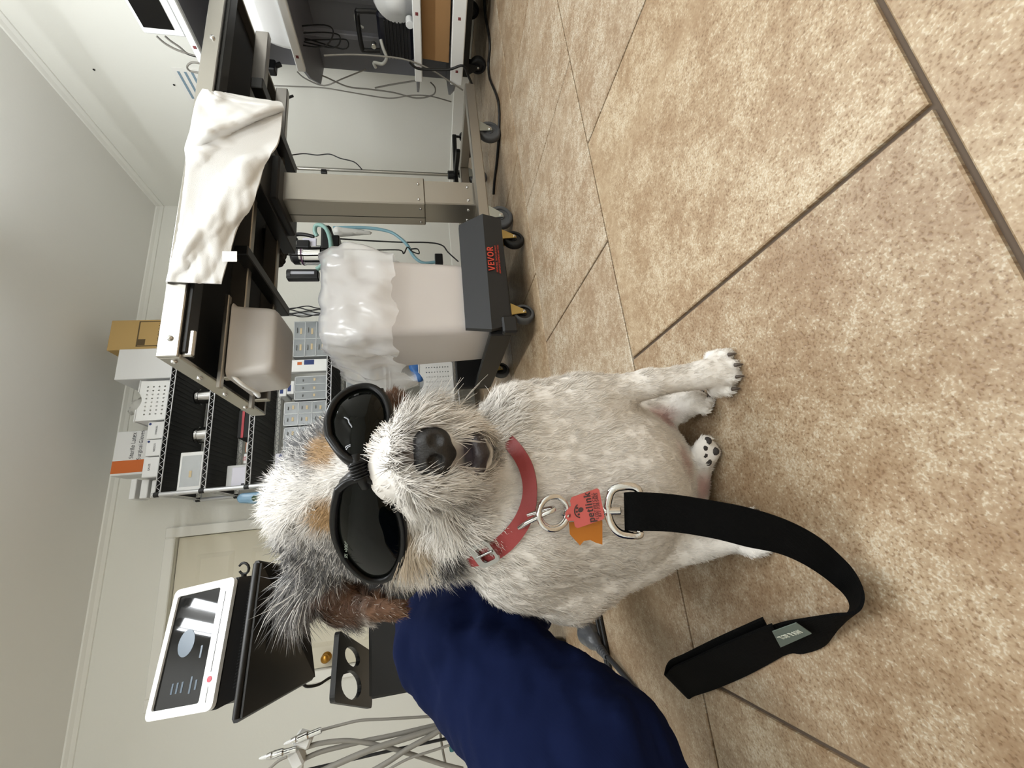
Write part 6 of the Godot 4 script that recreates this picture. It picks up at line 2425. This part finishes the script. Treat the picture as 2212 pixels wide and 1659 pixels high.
# ---------------------------------------------------------------- pump stand between the column and the trash can
func pump_stand() -> void:
	var z := -2.30
	var s := thing("pump_stand", "low black stand with steel bar carrying the suction pump", "stand", Vector3(1.6, 0, z))
	var b := S()
	var m0 := onz(715, 520, z)
	var m1 := onz(725, 610, z)
	box(b, Vector3((m0.x + m1.x) * 0.5 - 0.03, 0.855, z - 0.02), Vector3(m0.x - m1.x + 0.06, 0.05, 0.16), 0.006)
	part(b, "mount_plate", M.black_steel, s)
	var pst := S()
	box(pst, Vector3(1.40, 0.45, z - 0.05), Vector3(0.03, 0.78, 0.03), 0.003)
	part(pst, "post", M.black_steel, s)
	var bar := S()
	box(bar, Vector3(1.63, 0.085, z), Vector3(0.56, 0.04, 0.04), 0.003)
	box(bar, Vector3(1.40, 0.08, z - 0.05), Vector3(0.04, 0.03, 0.4), 0.003)
	part(bar, "foot_bar", M.steel_brushed, s)
	for p in [Vector3(1.38, 0, z + 0.12), Vector3(1.88, 0, z), Vector3(1.40, 0, z - 0.23)]:
		hooded_caster(s, p)
	var pm := thing("suction_pump", "steel and black suction pump motor mounted on the stand", "pump", Vector3(1.6, 0.88, z))
	var a := onz(632, 550, z)
	var e := onz(696, 552, z)
	var up := (a - e).normalized()
	var cy := S()
	lathe(cy, e, up, [Vector2(0, 0), Vector2(0.058, 0), Vector2(0.058, 0.09), Vector2(0.060, 0.092), Vector2(0.060, 0.10), Vector2(0.056, 0.102), Vector2(0.056, 0.15), Vector2(0.04, 0.165), Vector2(0, 0.168)], 22)
	part(cy, "motor", M.chrome, pm)
	var cp := S()
	lathe(cp, e + up * 0.118, up, [Vector2(0.0575, 0), Vector2(0.0575, 0.034), Vector2(0.042, 0.050), Vector2(0, 0.052)], 22)
	part(cp, "end_cap", M.black_plastic, pm)
	var bd := S()
	lathe(bd, e + up * 0.095, up, [Vector2(0.0585, 0), Vector2(0.0605, 0.002), Vector2(0.0605, 0.010), Vector2(0.0585, 0.012)], 22)
	part(bd, "purple_band", M.purple_band, pm)
	var jb := S()
	box(jb, e + up * 0.09 + Vector3(0.03, 0.0, 0.055), Vector3(0.05, 0.07, 0.03), 0.004)
	part(jb, "junction_box", M.black_plastic, pm)
	var pl := S()
	box(pl, e + up * 0.06 + Vector3(0.055, 0.0, 0.045), Vector3(0.055, 0.075, 0.012), 0.002)
	part(pl, "rating_plate", M.lilac_card, pm)
	var hd := S()
	box(hd, Vector3(e.x + 0.045, 0.905, z), Vector3(0.26, 0.055, 0.12), 0.012)
	part(hd, "pump_head", M.black_matte, pm)
	var hn := S()
	tube(hn, curve([onz(640, 518, z), onz(636, 510, z), onz(645, 506, z), onz(665, 508, z), onz(678, 512, z)], 4), 0.011, 8)
	part(hn, "carry_handle", M.black_plastic, pm)
	var gg := S()
	box(gg, onz(655, 595, z) , Vector3(0.06, 0.17, 0.045), 0.005)
	var gauge := part(gg, "flow_gauge", M.black_plastic, pm)
	var gl := S()
	box(gl, onz(655, 594, z) + Vector3(0, 0, 0.023), Vector3(0.018, 0.13, 0.004), 0.001)
	part(gl, "gauge_tube", M.grey_light, gauge)
	var tp := S()
	lathe(tp, onz(628, 594, z), Vector3.UP, [Vector2(0.03, -0.004), Vector2(0.03, 0.016), Vector2(0, 0.018)], 14)
	part(tp, "gauge_cap", M.black_plastic, gauge)
	cord("aqua_hose", "pale green hose arching from the flow gauge over the pump", "hose", [onz(684, 582, z + 0.08), onz(697, 572, z + 0.09), onz(708, 558, z + 0.1), onz(715, 540, z + 0.1), onz(713, 515, z + 0.09), onz(705, 495, z + 0.08), onz(693, 486, z + 0.06), onz(682, 488, z + 0.05), onz(680, 500, z + 0.04), onz(685, 510, z + 0.03)], 0.013, M.aqua)
	cord("blue_hose", "light blue hose curving down from the pump behind the trash can", "hose", [onz(720, 492, z - 0.1), onz(790, 492, z - 0.1), onz(840, 500, z - 0.1), onz(865, 515, z - 0.1), onz(880, 530, z - 0.1), onz(895, 555, z - 0.1), onz(915, 568, z - 0.1), onz(940, 566, z - 0.1)], 0.011, M.sky_tube)
	cord("pump_cord", "black cord running down from the pump plate to the floor bar", "cord", [onz(722, 515, z - 0.12), onz(780, 519, z - 0.12), onz(860, 523, z - 0.12), onz(925, 524, z - 0.12), onz(955, 530, z - 0.12), onz(968, 545, z - 0.12), onz(990, 565, z - 0.12)], 0.005, M.cable_black, "", pm)
	cord("pump_cord", "short dark cord leaving the base of the flow gauge", "cord", [onz(702, 604, z), onz(706, 612, z), onz(712, 618, z), onz(722, 622, z)], 0.005, M.cable_black, "", pm)
	var bg := Field.new(Vector3(1.70, 0.45, -2.52), Vector3(2.02, 0.90, -2.30), 0.012)
	bg.bone(onz(730, 500, -2.42), onz(800, 503, -2.42), 0.035, 0.012, 0.03)
	tag(put(mesh_of(bg.mesh()), "breathing_bag", M.bag_white), "limp cream breathing bag hanging beside the blue hose", "bag")
	# wheeled pole stand near the right wall
	var iv := thing("pole_stand", "chrome pole stand with black wheeled base near the right wall", "stand", Vector3(2.33, 0, -2.4))
	var st := S()
	cyl(st, Vector3(2.33, 0.13, -2.4), Vector3(2.33, 1.45, -2.4), 0.012, 12)
	part(st, "pole", M.steel, iv)
	var hb := S()
	cyl(hb, Vector3(2.33, 0.095, -2.4), Vector3(2.33, 0.15, -2.4), 0.028, 14, 0.004)
	part(hb, "hub", M.black_plastic, iv)
	for k in 5:
		var a2 := TAU * k / 5.0 + 0.5
		var d := Vector3(cos(a2), 0, sin(a2))
		var ls := S()
		box(ls, Vector3(2.33, 0.095, -2.4) + d * 0.13, Vector3(0.26, 0.028, 0.03), 0.004, Basis(Vector3.UP, -a2))
		part(ls, "leg", M.black_steel, iv)
		hooded_caster(iv, Vector3(2.33, 0, -2.4) + d * 0.25)
	for q in [[onz(700, 372, -2.38), 0.03], [onz(632, 365, -2.38), 0.035]]:
		var cs := S()
		box(cs, q[0], Vector3(q[1], q[1] * 1.2, 0.03), 0.004)
		part(cs, "clamp", M.black_plastic, iv)
	# small outlet box by the floor
	var ob := S()
	box(ob, onz(948, 562, -2.40), Vector3(0.07, 0.05, 0.05), 0.004)
	tag(part(ob, "foot_switch", M.black_plastic), "small black switch box at the end of the blue hose", "switch")
